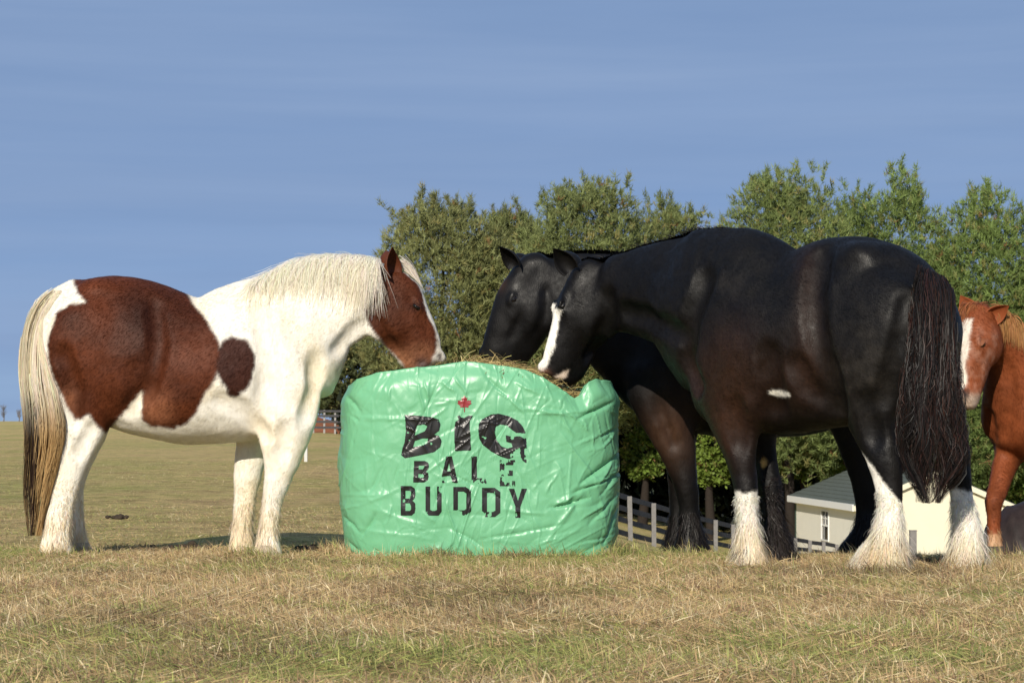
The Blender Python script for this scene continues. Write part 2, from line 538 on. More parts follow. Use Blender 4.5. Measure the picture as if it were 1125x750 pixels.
def vert_normals(V, Q):
    a = V[Q[:, 2]] - V[Q[:, 0]]; b = V[Q[:, 3]] - V[Q[:, 1]]
    fn = np.cross(a, b)
    N = np.zeros_like(V)
    for c in range(Q.shape[1]):
        for w in range(3):
            N[:, w] += np.bincount(Q[:, c], fn[:, w], len(V))
    return N / (np.linalg.norm(N, axis=1)[:, None] + 1e-12)

def smooth_col(col, Q, n, it=1):
    e = np.concatenate([Q[:, [0, 1]], Q[:, [1, 2]], Q[:, [2, 3]], Q[:, [3, 0]]])
    N = np.bincount(e[:, 0], minlength=n) + np.bincount(e[:, 1], minlength=n)
    for _ in range(it):
        S = np.stack([np.bincount(e[:, 0], col[e[:, 1], w], n) + np.bincount(e[:, 1], col[e[:, 0], w], n) for w in range(3)], 1)
        col = 0.4 * col + 0.6 * S / N[:, None]
    return col

def head_dir(deg, facing=-1):
    """unit heading and left vector; facing -1 looks to image left, +1 to image right; deg>0 turns the nose away from the camera"""
    a = R(deg)
    f = np.array([facing * math.cos(a), math.sin(a), 0.0])
    l = np.array([-f[1], f[0], 0.0])
    return f, l

class Frame:
    def __init__(s, O, deg, facing):
        s.O = np.array(O, float); s.f, s.l = head_dir(deg, facing)
    def at(s, px, py, lat=0.0):
        """point where the pixel's ray meets the animal's lengthwise plane at that side offset"""
        d = W(px, py, 1.0) - np.array([0, 0, CAMZ])
        o = np.array([0, 0, CAMZ])
        t = ((s.O + lat * s.l - o).dot(s.l)) / d.dot(s.l)
        return o + d * t
    def nodes(s, rows, lat=0.0, Y=None, side=None, egg=0.0, sc=1.0):
        """rows: (x1,y1,x2,y2,r_lateral[,Y[,egg]]) from edge pairs"""
        out = []
        for r in rows:
            mx, my = (r[0] + r[2]) / 2, (r[1] + r[3]) / 2
            y = r[5] if len(r) > 5 and r[5] else Y
            p = W(mx, my, y) if y else s.at(mx, my, lat)
            rs = 0.5 * math.hypot(r[0] - r[2], r[1] - r[3]) * p[1] / F * sc
            out.append((p, rs, r[4], s.l if side is None else side, r[6] if len(r) > 6 else egg))
        return out

def ear_vf(base, tip, width, face, depth=0.35, n=9, m=9):
    """cupped pointed leaf with thickness; face = direction the opening looks"""
    base = np.array(base, float); tip = np.array(tip, float); face = np.array(face, float)
    d = tip - base; L = np.linalg.norm(d); d /= L
    face = face - d * face.dot(d); face /= np.linalg.norm(face)
    s = np.cross(d, face)
    out = []
    for layer in (0, 1):
        for t in np.linspace(0, 1, n):
            w = width * 0.5 * (0.72 + 1.5 * t - 2.22 * t * t) if t < 0.999 else 0.002
            w = max(w, 0.002)
            for u in np.linspace(-1, 1, m):
                a = u * 1.5 * (1 - 0.35 * t)
                p = base + d * L * t + s * w * math.sin(a) * 1.0 - face * (w * (math.cos(a) - 0.3)) * 1.0
                p = p + face * 0.02 * t * t
                if layer: p = p - (-s * math.sin(a) * 1 + face * math.cos(a)) * 0.007 * (1 - 0.7 * t)
                out.append(p)
    V = np.array(out); N1 = n * m
    fs = []
    for a in range(n - 1):
        for b in range(m - 1):
            q = [a * m + b, a * m + b + 1, (a + 1) * m + b + 1, (a + 1) * m + b]
            fs.append(q); fs.append([N1 + k for k in q[::-1]])
        fs.append([a * m, (a + 1) * m, N1 + (a + 1) * m, N1 + a * m])
        fs.append([a * m + m - 1, N1 + a * m + m - 1, N1 + (a + 1) * m + m - 1, (a + 1) * m + m - 1])
    return V, np.array(fs)

def to_px(V):
    return CX + V[:, 0] / V[:, 1] * F, HY - (V[:, 2] - CAMZ) / V[:, 1] * F

# ------------------------------------------------------------------ hair strands (flat tapering ribbons)
def ribbons(P, width, col, tipcol=None, taper=0.75, normal=None, jn=0.22):
    """P: (n,k,3) strand points; width (n,) ; col (n,3) -> verts, quads, colours"""
    n, k, _ = P.shape
    T = np.gradient(P, axis=1)
    T /= np.linalg.norm(T, axis=2)[..., None] + 1e-9
    rv = rng.normal(size=(n, 1, 3)) if normal is None else normal[:, None, :] + jn * rng.normal(size=(n, 1, 3))
    S = np.cross(T, rv); S /= np.linalg.norm(S, axis=2)[..., None] + 1e-9
    t = np.linspace(0, 1, k)
    w = (width[:, None] * (1 - taper * t[None] ** 2) * 0.5)[..., None]
    V = np.stack([P - S * w, P + S * w], 2).reshape(-1, 3)
    a = (np.arange(n)[:, None] * k + np.arange(k - 1)[None]).ravel() * 2
    Q = np.stack([a, a + 1, a + 3, a + 2], 1)
    if tipcol is None: tipcol = col
    C = col[:, None] * (1 - t[None, :, None]) + tipcol[:, None] * t[None, :, None]
    C = np.repeat(C.reshape(-1, 3), 2, axis=0)
    return V, Q, C

def push_out(P, bvh, eps=0.006):
    sh = P.shape
    A = P.reshape(-1, 3).copy()
    for k in range(len(A)):
        co, nrm, _, dist = bvh.find_nearest(Vector(A[k]), 0.25)
        if co is None: continue
        sd = (Vector(A[k]) - co).dot(nrm)
        if sd < eps:
            q = co + nrm * (eps + 0.006 * random.random())
            A[k] = q
    return A.reshape(sh)

def smooth_strands(P, it=2):
    for _ in range(it):
        Q = P.copy()
        Q[:, 1:-1] = 0.25 * P[:, :-2] + 0.5 * P[:, 1:-1] + 0.25 * P[:, 2:]
        P = Q
    return P

def sheet_strands(keys, n, k=14, thick=0.05, wav=0.01, lmin=0.6, fan=0.35, clump=40):
    """strands flowing down between a left and a right edge; keys: (xl,yl,xr,yr,Y)"""
    K = np.array(keys, float)
    Lp = np.array([W(r[0], r[1], r[4]) for r in K]); Rp = np.array([W(r[2], r[3], r[4]) for r in K])
    Lp = catmull(Lp, 4); Rp = catmull(Rp, 4)
    m = len(Lp)
    cl = rng.random(clump); cw = rng.normal(size=clump) * 0.5; clen = lmin + (1 - lmin) * rng.random(clump) ** 1.6
    ci = rng.integers(0, clump, n)
    u0 = np.clip(cl[ci] + rng.normal(size=n) * 0.05, 0, 1)
    w0 = np.clip(cw[ci] + rng.normal(size=n) * 0.35, -1, 1)
    ln = np.clip(clen[ci] + rng.normal(size=n) * 0.07, 0.3, 1.0)
    st = rng.random(n) * 0.4
    t = st[:, None] + (ln - st)[:, None].clip(0.15) * np.linspace(0, 1, k)[None]
    t = np.clip(t, 0, 1) * (m - 1)
    i0 = np.clip(t.astype(int), 0, m - 2); f = (t - i0)[..., None]
    A = Lp[i0] * (1 - f) + Lp[i0 + 1] * f; B = Rp[i0] * (1 - f) + Rp[i0 + 1] * f
    tt = np.linspace(0, 1, k)[None]
    ph = rng.random((n, 1)) * 6.28
    phc = rng.random(clump)[ci][:, None] * 6.28
    uu = u0[:, None] + fan * 0.08 * np.sin(phc + tt * 7) + fan * 0.035 * np.sin(phc * 2.3 + tt * 19) + 0.02 * np.sin(ph + tt * 11)
    P = A + (B - A) * uu[..., None]
    P[..., 1] += (w0 * thick)[:, None] * np.sqrt(np.clip(tt * 3 + st[:, None] * 3, 0, 1))
    P[..., 0] += wav * np.sin(phc + tt * 16) * tt
    P[..., 1] += wav * np.cos(phc * 1.7 + tt * 14) * tt
    return P, u0, ln

# ------------------------------------------------------------------ horses
def finish_horse(root, V, Q, col, mat, extra=()):
    """skin + cupped ears as one mesh under its root"""
    loc = np.array(root.location)
    Vs, Fs, Cs = [V], [Q], [smooth_col(col, Q, len(V), 1)]
    o = len(V)
    for ev, ef, ec in extra:
        Vs.append(ev); Fs.append(ef + o); Cs.append(ec); o += len(ev)
    V = np.concatenate(Vs); Fa = np.concatenate(Fs); C = np.concatenate(Cs)
    return mesh_np('body', V - loc, Fa, True, C, mat, root)

def eye(root, c, ax, up, lid=None):
    lid = lid or LID_DARK
    bm = bmesh.new()
    bmesh.ops.create_uvsphere(bm, u_segments=18, v_segments=12, radius=1.0)
    ax = np.array(ax, float); ax /= np.linalg.norm(ax); up = np.array(up, float); up -= ax * up.dot(ax); up /= np.linalg.norm(up); sd = np.cross(ax, up)
    for v in bm.verts:
        q = np.array(v.co); v.co = Vector(ax * q[0] * 0.026 + up * q[1] * 0.0155 + sd * q[2] * 0.018)
    bmesh.ops.recalc_face_normals(bm, faces=bm.faces)
    me = bpy.data.meshes.new('eye'); bm.to_mesh(me); bm.free()
    for p in me.polygons: p.use_smooth = True
    me.materials.append(M_EYE)
    o = bpy.data.objects.new('eye', me); scn.collection.objects.link(o)
    o.parent = root; o.location = Vector(c) - root.location
    for lo_, hi_, sc_ in ((0.3, 2, 1.2), (-2, -0.5, 1.16)):
        bm = bmesh.new()
        bmesh.ops.create_uvsphere(bm, u_segments=24, v_segments=16, radius=1.0)
        bmesh.ops.delete(bm, geom=[v for v in bm.verts if not lo_ < v.co.y < hi_], context='VERTS')
        for v in bm.verts:
            q = np.array(v.co) * sc_; v.co = Vector(ax * q[0] * 0.026 + up * q[1] * 0.0155 + sd * q[2] * 0.019)
        lm = bpy.data.meshes.new('eyelid'); bm.to_mesh(lm); bm.free()
        for p in lm.polygons: p.use_smooth = True
        lm.materials.append(lid)
        e = bpy.data.objects.new('eyelid', lm); scn.collection.objects.link(e); e.parent = o
    return o

def hoof(root, c, f, l, r=0.07, h=0.085, mat=None):
    rings = []
    for t, s in ((0, 1.15), (0.5, 1.05), (1, 0.9)):
        for a in np.linspace(0, 2 * math.pi, 16, endpoint=False):
            rings.append(np.array(c) + np.array(f) * (r * s * math.cos(a) * (1.1 if math.cos(a) > 0 else 0.85) + 0.02 * (1 - t)) + np.array(l) * r * s * math.sin(a) + np.array([0, 0, h * t]))
    V = np.array(rings)
    i, j = np.meshgrid(np.arange(2), np.arange(16), indexing='ij'); i = i.ravel(); j = j.ravel(); k = (j + 1) % 16
    Q = np.stack([i * 16 + j, i * 16 + k, (i + 1) * 16 + k, (i + 1) * 16 + j], 1)
    return mesh_np('hoof', V - np.array(root.location), [Q, np.array([list(range(32, 48))])], True, None, mat or M_HOOF, root)

def bvh_of(V, Q):
    return BVHTree.FromPolygons([tuple(v) for v in V], [tuple(int(k) for k in q) for q in Q])

def surf_at(bvh, px, py):
    o = Vector((0, 0, CAMZ)); d = Vector(W(px, py, 1.0)) - o; d.normalize()
    h = bvh.ray_cast(o, d)
    return (np.array(h[0]), np.array(h[1])) if h[0] is not None else (None, None)

def feather(V, N, mask, n, length, colf, down=0.8, out=0.35, back=None, width=0.003, k=5, ztop=0.36):
    """long leg hair growing from the skin where mask is true"""
    idx = np.flatnonzero(mask)
    idx = rng.choice(idx, n)
    p = V[idx] + rng.normal(size=(n, 3)) * 0.004
    nn = N[idx]
    d0 = nn * out + np.array([0, 0, -down]) + rng.normal(size=(n, 3)) * 0.14
    if back is not None: d0 = d0 + np.array(back) * 0.2
    d0 /= np.linalg.norm(d0, axis=1)[:, None]
    L = length * (0.5 + 0.7 * rng.random(n)) * np.clip((p[:, 2] - terrain(p[:, 0], p[:, 1]) + 0.05) / 0.15, 0.35, 1)
    L = L * np.clip(0.12 + 1.7 * (ztop - (p[:, 2] - terrain(p[:, 0], p[:, 1]))) / ztop, 0.12, 1.0)
    t = np.linspace(0, 1, k)
    cid = (np.floor(p[:, 0] / 0.022) * 131 + np.floor(p[:, 1] / 0.022) * 71 + np.floor(p[:, 2] / 0.03) * 37).astype(np.int64) % 997
    rt = rng.random((997, 3)); cv = rt[cid] - 0.5
    d0 = d0 + cv * 0.38
    P = p[:, None] + (d0 * L[:, None])[:, None] * t[None, :, None]
    P[..., 2] -= (L[:, None] * 0.22) * t[None] ** 2
    ww = np.sin(t[None] * 5 + cv[:, :1] * 12) * t[None] * 0.011 * (length / 0.13)
    P[..., 0] += ww; P[..., 1] += ww * 0.6
    P[..., 2] = np.maximum(P[..., 2], terrain(P[..., 0], P[..., 1]) + 0.004)
    c, tc_ = colf(p, n)
    return ribbons(P, width * (0.6 + 0.8 * rng.random(n)), c, tc_, 0.6, nn)

def coat_hair(V, N, col, mask, n, f, length=0.015, width=0.0017, tilt=0.11, jc=0.07):
    """short lying hairs over the skin, each in the colour of its root"""
    idx = rng.choice(np.flatnonzero(mask), n)
    nn = N[idx]
    p = V[idx] + np.cross(nn, rng.normal(size=(n, 3))) * 0.005
    fl = -np.array(f) * 0.75 + np.array([0, 0, -0.65]) + (fbm(p, 5, 71, 2)[:, None] - 0.5) * np.array([1.5, 1.0, 1.2]) + rng.normal(size=(n, 3)) * 0.22
    fl = fl - nn * (fl * nn).sum(1)[:, None]
    fl /= np.linalg.norm(fl, axis=1)[:, None] + 1e-6
    d = fl + nn * (tilt * (0.5 + rng.random((n, 1))))
    L = length * (0.6 + 0.8 * rng.random((n, 1)))
    sd = np.cross(fl, nn) * (width * (0.6 + 0.8 * rng.random((n, 1))) * 0.5)
    p = p + nn * 0.0006
    A = np.stack([p - sd, p + sd, p + d * L], 1).reshape(-1, 3)
    c = np.repeat(np.clip(col[idx] * (1 + jc * rng.normal(size=(n, 1))), 0.002, 0.95), 3, 0)
    return A, np.arange(3 * n).reshape(-1, 3), c

def hair_obj(name, sets, mat, root, label=None):
    V = np.concatenate([s[0] for s in sets]); o = 0; Fs = []
    for s in sets:
        Fs.append(s[1] + o); o += len(s[0])
    C = np.concatenate([s[2] for s in sets])
    ob = mesh_np(name, V - np.array(root.location), np.concatenate(Fs), True, C, mat, root)
    ob['kind'] = 'stuff'
    if label: ob['label'] = label
    return ob

def jit(col, n, s=0.15):
    return np.clip(np.array(col)[None] * (1 + s * rng.normal(size=(n, 1))) * (1 + 0.05 * rng.normal(size=(n, 3))), 0.002, 0.95)

def head_detail(S, hn, ax, up, side, near, Yh, eye_px, nos_px, mouth_px, lat_eye=0.095, lat_nos=0.055):
    """orbits, brows, nostrils, lips; near = +1/-1 side that the photo shows. Returns both eye centres"""
    ax = np.array(ax, float); ax /= np.linalg.norm(ax)
    up = np.array(up, float); up /= np.linalg.norm(up)
    hc = np.array([q[0] for q in hn]); tax = hc @ ax; o_ = np.argsort(tax)
    def mid(px, dflt):
        h = S.hit(*px)
        if h is None:
            sd = side * near * dflt
            return W(px[0], px[1], Yh + sd[1]) - sd, dflt
        c = np.array([np.interp(h @ ax, tax[o_], hc[o_, k]) for k in range(3)])
        lt = (h - c).dot(side) * near
        return h - side * near * lt, lt
    e0, lat_eye = mid(eye_px, lat_eye)
    n0, lat_nos = mid(nos_px, lat_nos)
    m0, lat_m = mid(mouth_px, 0.05)
    eyes = []
    for sg in (near, -near):
        sd = side * sg
        e = e0 + sd * lat_eye
        S.ell(e + up * 0.020 - ax * 0.004 - sd * 0.004, (.04, .017, .014), [ax, side, up], k=0.022)          # brow ridge
        S.ell(e - up * 0.014 + sd * 0.0, (.034, .012, .010), [ax, side, up], k=0.02)                          # lower lid
        S.ell(e + sd * 0.014, (.022, .018, .0125), [ax, side, up], k=0.012, sub=True)
        S.ell(e - up * 0.012 - ax * 0.055 + sd * 0.012, (.028, .012, .017), [ax, side, up], k=0.03, sub=True)  # hollow above the eye
        n = n0 + sd * lat_nos
        S.ell(n - sd * 0.008, (.03, .016, .024), [ax, side, up], k=0.03)
        S.ell(n + sd * 0.012, (.021, .014, .010), [ax * .8 + up * .6, side, up * .8 - ax * .6], k=0.012, sub=True)
        S.ell(m0 + sd * (lat_m + 0.006), (.009, .014, .05), [ax, side, up], k=0.012, sub=True)                            # mouth line
        S.tube([(e + ax * 0.07 - up * 0.055 - sd * 0.012, .02, .012, side, 0), (e + ax * 0.2 - up * 0.05 - sd * 0.028, .016, .01, side, 0)], k=0.03)  # facial crest
        S.ell(e + ax * 0.2 + up * 0.015 + sd * 0.016, (.1, .02, .02), [ax, side, up], k=0.05, sub=True)        # hollow along the nose
        eyes.append(e - sd * 0.010)
    return eyes

# ---- pinto -------------------------------------------------------------
def build_pinto():
    Y0 = 12.2
    O = W(190, 607, Y0); O[2] = 0
    fr = Frame(O, 0, +1)                     # its right side faces the camera: lateral offset < 0 is near
    root = empty('pinto_horse', O)
    tag(root, 'white and chestnut brown pinto horse eating from the left side of the bale', 'horse')
    S = Sculpt(W(8, 620, Y0) - [0, 0.55, 0.02], W(505, 255, Y0) + [0, 0.55, 0], 0.0102)
    S.v[:] = 0.5
    T = fr.nodes
    S.tube(T([(50, 340, 54, 398, .15), (62, 318, 66, 428, .235), (82, 307, 86, 446, .285), (112, 302, 114, 462, .30), (144, 306, 144, 472, .305),
              (170, 315, 168, 481, .32), (192, 325, 192, 486, .335), (213, 331, 213, 488, .34), (235, 330, 236, 488, .335), (260, 319, 258, 487, .315),
              (286, 309, 284, 482, .275), (310, 310, 310, 474, .245), (330, 330, 328, 462, .21), (341, 358, 340, 444, .16)], egg=0.08), k=0.03, cap=0.5)
    S.tube(T([(82, 308, 84, 326, .05), (60, 317, 66, 334, .05), (42, 331, 54, 343, .045), (32, 352, 47, 358, .04), (29, 378, 43, 380, .032), (31, 405, 42, 405, .026)], lat=-0.01), k=0.05)      # dock
    # withers ridge
    S.tube(T([(225, 335, 225, 372, .07), (262, 317, 262, 360, .06), (290, 308, 292, 355, .06)], egg=0.3), k=0.08)
    S.tube(T([(276, 312, 340, 450, .215), (297, 300, 355, 420, .185), (318, 290, 364, 400, .15), (343, 283, 376, 386, .125), (368, 281, 391, 376, .112),
              (393, 282, 404, 366, .102), (414, 285, 414, 354, .095), (428, 289, 424, 345, .085)], egg=0.28), k=0.07)
    # head
    hn = T([(440, 289, 409, 327, .082), (453, 302, 405, 349, .094), (464, 323, 411, 364, .103), (473.5, 345, 421, 377, .09), (481, 364, 431, 389, .074),
              (486, 381, 439, 398, .066), (487, 393, 450, 405, .06)], egg=-0.12)
    S.tube(hn, k=0.035, cap=0.45, sub=8)
    for sg in (-1, 1):
        S.ell(fr.at(424, 352, sg * 0.055), (.115, .115, .058), [[.37, 0, -.93], [.93, 0, .37], [0, 1, 0]], k=0.05)           # cheek
        S.ell(fr.at(314, 408, sg * 0.19), (.12, .075, .27), [[.9, 0, .35], [0, 1, 0], [-.35, 0, .9]], k=0.05); S.ell(fr.at(300, 455, sg * 0.2), (.11, .06, .10), None, k=0.05)             # shoulder
        S.ell(fr.at(92, 378, sg * 0.19), (.2, .115, .27), None, k=0.05)                                                    # quarters
        S.ell(fr.at(150, 425, sg * 0.34), (.05, .05, .12), None, k=0.08, sub=True)                                         # flank hollow
        S.ell(fr.at(108, 318, sg * 0.13), (.09, .07, .05), None, k=0.07)                                                   # hip
    eyes = head_detail(S, hn, (.37, 0, -.93), (.93, 0, .37), fr.l, -1, Y0, (457.5, 337), (484, 392), (461, 399))
    near, far = -0.155, 0.155
    S.tube(T([(352, 415, 285, 425, .1), (348, 450, 282, 462, .1), (340, 477, 284, 485, .088), (331, 500, 288, 506, .072), (322, 520, 290, 523, .06), (315, 537, 288, 540, .058),
              (310, 553, 287, 553, .048), (307.5, 570, 285, 570, .044), (306, 585, 283, 585, .047), (308, 597, 280, 597, .056), (311, 609, 277, 609, .062)], near), k=0.045)
    S.tube(T([(330, 415, 262, 425, .1), (312, 455, 262, 465, .095), (300, 485, 259, 488, .08), (291, 510, 257, 511, .066), (285, 532, 256, 533, .056), (281, 552, 256, 552, .046),
              (278, 572, 255, 572, .044), (278, 590, 253, 590, .05), (281, 605, 250, 605, .06)], far), k=0.045)
    S.tube(T([(125, 345, 48, 360, .12), (138, 395, 47, 400, .135), (134, 430, 55, 430, .12), (124, 455, 63, 455, .098), (115, 476, 66, 472, .08), (106, 491, 65, 486, .066), (98, 508, 61, 503, .058),
              (92, 522, 59, 519, .054), (86, 536, 57, 535, .046), (81, 552, 54, 551, .042), (78, 572, 50, 570, .042), (77, 590, 47, 588, .05), (80, 608, 43, 607, .062)], near), k=0.045)
    S.tube(T([(130, 345, 60, 360, .12), (140, 400, 62, 405, .13), (128, 445, 72, 450, .1), (118, 472, 76, 472, .08), (108, 494, 74, 492, .064), (99, 512, 71, 509, .056),
              (94, 527, 70, 525, .05), (91, 545, 71, 544, .042), (92, 568, 73, 568, .042), (96, 590, 73, 590, .05), (100, 606, 71, 606, .06)], far), k=0.045)
    for g, r_, dp in (([(170, 330), (173, 380), (161, 428), (138, 455)], .035, .016), ([(284, 335), (296, 400), (288, 462)], .04, .012), ([(350, 392), (349, 430), (338, 462)], .035, .012), ([(398, 356), (372, 386)], .03, .003),
                     ([(66, 385), (80, 430), (80, 468)], .035, .012), ([(414, 322), (409, 345), (418, 366), (432, 384)], .022, .008), ([(312, 470), (308, 505)], .025, .007), ([(240, 440), (270, 455), (286, 478)], .04, .01), ([(100, 470), (86, 500)], .022, .006)):
        S.groove(g, r_ * 1.25, dp * 0.8, 0.04)
    V, Q = S.mesh(7)
    N = vert_normals(V, Q)
    bvh = bvh_of(V, Q)
    px, py = to_px(V)
    # coat: patch outlines in the animal's side profile; warped a little so the borders look like hair
    wob = (fbm(V, 14, 3, 3) - 0.5) * 9; wob2 = (fbm(V, 14, 9, 3) - 0.5) * 9
    wf = (vnoise(V, 55, 5) - 0.5) * 2.2
    # side profile position seen square on at the mid plane
    nearw = sm(0.02, -0.1, V[:, 1] - Y0)
    sx = CX + V[:, 0] / Y0 * F; sy = HY - (V[:, 2] - CAMZ) / Y0 * F
    sx = sx + (px - sx) * nearw + wob * 0.5 + wf; sy = sy + (py - sy) * nearw + wob2 * 0.5 + wf
    brown = [(81, 298), (81.5, 312), (85, 322), (95, 331.5), (77, 334.6), (62, 344), (55, 365), (52, 381), (53.5, 399), (59, 416), (66, 430), (72.5, 442), (77, 451), (82, 461), (88, 461), (97, 453),
             (104, 465.5), (112, 471), (116, 478), (128, 462), (158, 428), (155, 462), (165, 468), (192, 472), (206, 465), (216, 452), (225, 435), (235, 418), (242, 402), (242, 380), (235, 366), (225, 347), (214, 336), (208, 325), (190, 296)]
    def soft(poly, r=1.1):
        return sum(in_poly(sx + a * r, sy + b * r, poly).astype(float) for a, b in ((0, 0), (1, 0), (-1, 0), (0, 1), (0, -1), (.7, .7), (-.7, .7), (.7, -.7), (-.7, -.7))) / 9
    brown_top = soft(brown)
    spot = soft([(244, 376), (253, 369), (262, 370), (272, 373), (280, 388), (280, 402), (277, 417), (270, 428), (258, 437), (249, 435), (248, 427), (241, 418), (237, 408), (239, 388)])
    headp = soft([(421, 288), (410, 299), (402, 318), (402, 344), (406, 356), (413, 366), (422, 378), (432, 388), (442, 398), (445, 408), (470, 408), (478, 389), (481, 378), (480, 364), (476, 350), (470, 338), (464, 322), (452, 300), (440, 285)])
    lat = V[:, 1] - Y0
    spot = spot * (lat < 0.05)
    W_ = np.array([0.84, 0.80, 0.71]); BR = np.array([0.092, 0.0235, 0.0078]); DB = np.array([0.045, 0.014, 0.008])
    col = np.tile(W_, (len(V), 1))
    cream = np.clip((fbm(V, 3.5, 21, 3) - 0.48) * 4, 0, 1)[:, None]
    col = col * (1 - cream * np.array([0.03, 0.09, 0.22]))
    legdirt = (np.clip((0.42 - V[:, 2]) / 0.4, 0, 1) * np.clip((fbm(V, 9, 4, 3) - 0.42) * 5, 0, 1))[:, None]
    col = col * (1 - legdirt * np.array([0.2, 0.32, 0.5]))
    dk = np.clip((sy - 300) / 150, 0, 1)[:, None]
    tone = np.clip((fbm(V, 4.5, 31, 3) - 0.3) * 2.2, 0, 1)[:, None]
    # darker along the back and the front of the thigh, redder on the buttock and barrel patch
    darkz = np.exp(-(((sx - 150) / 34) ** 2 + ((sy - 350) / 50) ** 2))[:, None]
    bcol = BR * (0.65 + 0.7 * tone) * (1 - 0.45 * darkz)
    bcol = bcol + (DB * (0.9 + 0.3 * tone) - bcol) * (spot * (sx > 237))[:, None]
    pink = np.clip(np.exp(-(((sx - 172) / 16) ** 2 + ((sy - 452) / 18) ** 2)) * 0.8 + 0.6 * np.exp(-(((sx - 76) / 9) ** 2 + ((sy - 440) / 14) ** 2)), 0, 1)[:, None]
    bcol = bcol * (1 - pink) + np.array([0.36, 0.14, 0.07]) * pink
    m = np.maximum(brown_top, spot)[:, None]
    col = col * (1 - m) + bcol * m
    hb = BR * np.array([0.95, 1.0, 1.05]) * (0.75 + 0.45 * tone)
    muz = np.clip((sy - 372) / 25, 0, 1)[:, None] * np.clip((fbm(V, 12, 8, 2) - 0.2) * 2, 0, 1)[:, None]
    hb = hb * (1 - muz) + np.array([0.34, 0.15, 0.075]) * muz
    blaze = (np.abs(lat + 0.01 * np.sin(V[:, 2] * 20)) < 0.034) & (N[:, 0] > 0.35)
    hm = (headp * ~blaze)[:, None]; col = col * (1 - hm) + hb * hm
    lips = np.exp(-(((sx - 464) / 8) ** 2 + ((sy - 400) / 6) ** 2))[:, None] * 0.9
    col = col * (1 - lips) + np.array([0.10, 0.075, 0.07]) * lips
    nos = np.exp(-(((sx - 483) / 2.6) ** 2 + ((sy - 392) / 4) ** 2))[:, None]
    col = col * (1 - nos) + np.array([0.05, 0.025, 0.022]) * nos
    eyed = np.exp(-(((sx - 457) / 6) ** 2 + ((sy - 337) / 4) ** 2))[:, None] * 0.85
    col = col * (1 - eyed) + np.array([0.03, 0.012, 0.008]) * eyed
    ears = []
    for b, t, fc in (((434, 299, 12.11), (428.5, 271, 12.06), (0.8, -0.6, 0.2)), ((428, 292, 12.27), (421, 275, 12.32), (0.7, 0.7, 0.2))):
        ev, ef = ear_vf(W(*b) - np.array([0, 0, 0.02]), W(*t), 0.135, fc)
        ears.append((ev, ef, np.tile(BR * 0.95, (len(ev), 1))))
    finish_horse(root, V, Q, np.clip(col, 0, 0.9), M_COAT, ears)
    hair_obj('coat_hair', [coat_hair(V, N, np.clip(col, 0, .9), V[:, 2] > 0.12, 95000, fr.f, 0.016)], M_HAIR, root)
    for c, sg_ in zip(eyes, (-1, 1)): eye(root, c + fr.l * sg_ * 0.006, (.75, 0, -.55), (.55, 0, .75), LID_BROWN)
    for q, la in (((292, 607), near), ((264, 606), far), ((60, 608), near), ((86, 607), far)):
        c = fr.at(*q, la); hoof(root, [c[0], c[1], terrain(c[0], c[1])], fr.f, fr.l, 0.06, 0.06, M_HOOF_PALE)
    # mane: falls over the near side of the neck
    nst = 1900
    crest = catmull(np.array([fr.at(a, b, -0.02) for a, b in ((276, 314), (297, 301), (318, 290), (343, 282), (368, 280), (393, 281), (408, 283), (419, 286))]), 8)
    u = rng.random(nst) ** 0.9 * (len(crest) - 1.01); i0 = u.astype(int); f = (u - i0)[:, None]
    root_p = crest[i0] * (1 - f) + crest[i0 + 1] * f
    kk = 9; t = np.linspace(0, 1, kk)
    Lm = (0.05 + 0.31 * rng.random(nst) ** 1.5) * np.clip(0.55 + u / len(crest) * 0.8, 0.5, 1.1)
    P = np.repeat(root_p[:, None], kk, 1)
    P[..., 1] -= (0.02 + 0.13 * np.clip(t * 2.2, 0, 1) ** 0.7)[None] * (0.7 + 0.5 * rng.random((nst, 1)))
    P[..., 2] += 0.012 * np.sin(np.clip(t * 3, 0, 1) * 3.14)[None] - Lm[:, None] * np.clip(t - 0.1, 0, 1)[None]
    P[..., 0] += (rng.normal(size=(nst, 1)) * 0.05 - 0.03) * t[None]
    P += rng.normal(size=P.shape) * 0.0025
    P = smooth_strands(push_out(P, bvh, 0.005), 2)
    mc = jit((0.95, 0.925, 0.86), nst, 0.03)
    sets = [ribbons(P, 0.0016 + 0.002 * rng.random(nst), mc, mc * np.array([1, 0.97, 0.9]), normal=np.tile([0.0, -0.9, 0.4], (nst, 1)))]
    # loose wisps standing off the crest
    nw = 260
    u = rng.random(nw) * (len(crest) - 1.01); i0 = u.astype(int)
    P = np.repeat(crest[i0][:, None], 6, 1) + rng.normal(size=(nw, 1, 3)) * np.array([0.01, 0.015, 0.002])
    t6 = np.linspace(0, 1, 6)
    dd = np.stack([-0.7 + 0.5 * rng.normal(size=nw), rng.normal(size=nw) * 0.5, 0.25 + 0.5 * rng.random(nw)], 1)
    Lw = 0.025 + 0.05 * rng.random(nw) ** 2
    P += dd[:, None] * Lw[:, None, None] * t6[None, :, None]
    P[..., 2] -= (Lw[:, None] * 0.5) * t6[None] ** 2
    c = jit((0.82, 0.78, 0.68), nw, 0.08)
    sets.append(ribbons(P, np.full(nw, 0.0025), c))
    hair_obj('mane', sets, M_MANE, root, 'long cream white mane falling over the neck')
    # forelock and the lock hanging before the ear
    sets = []
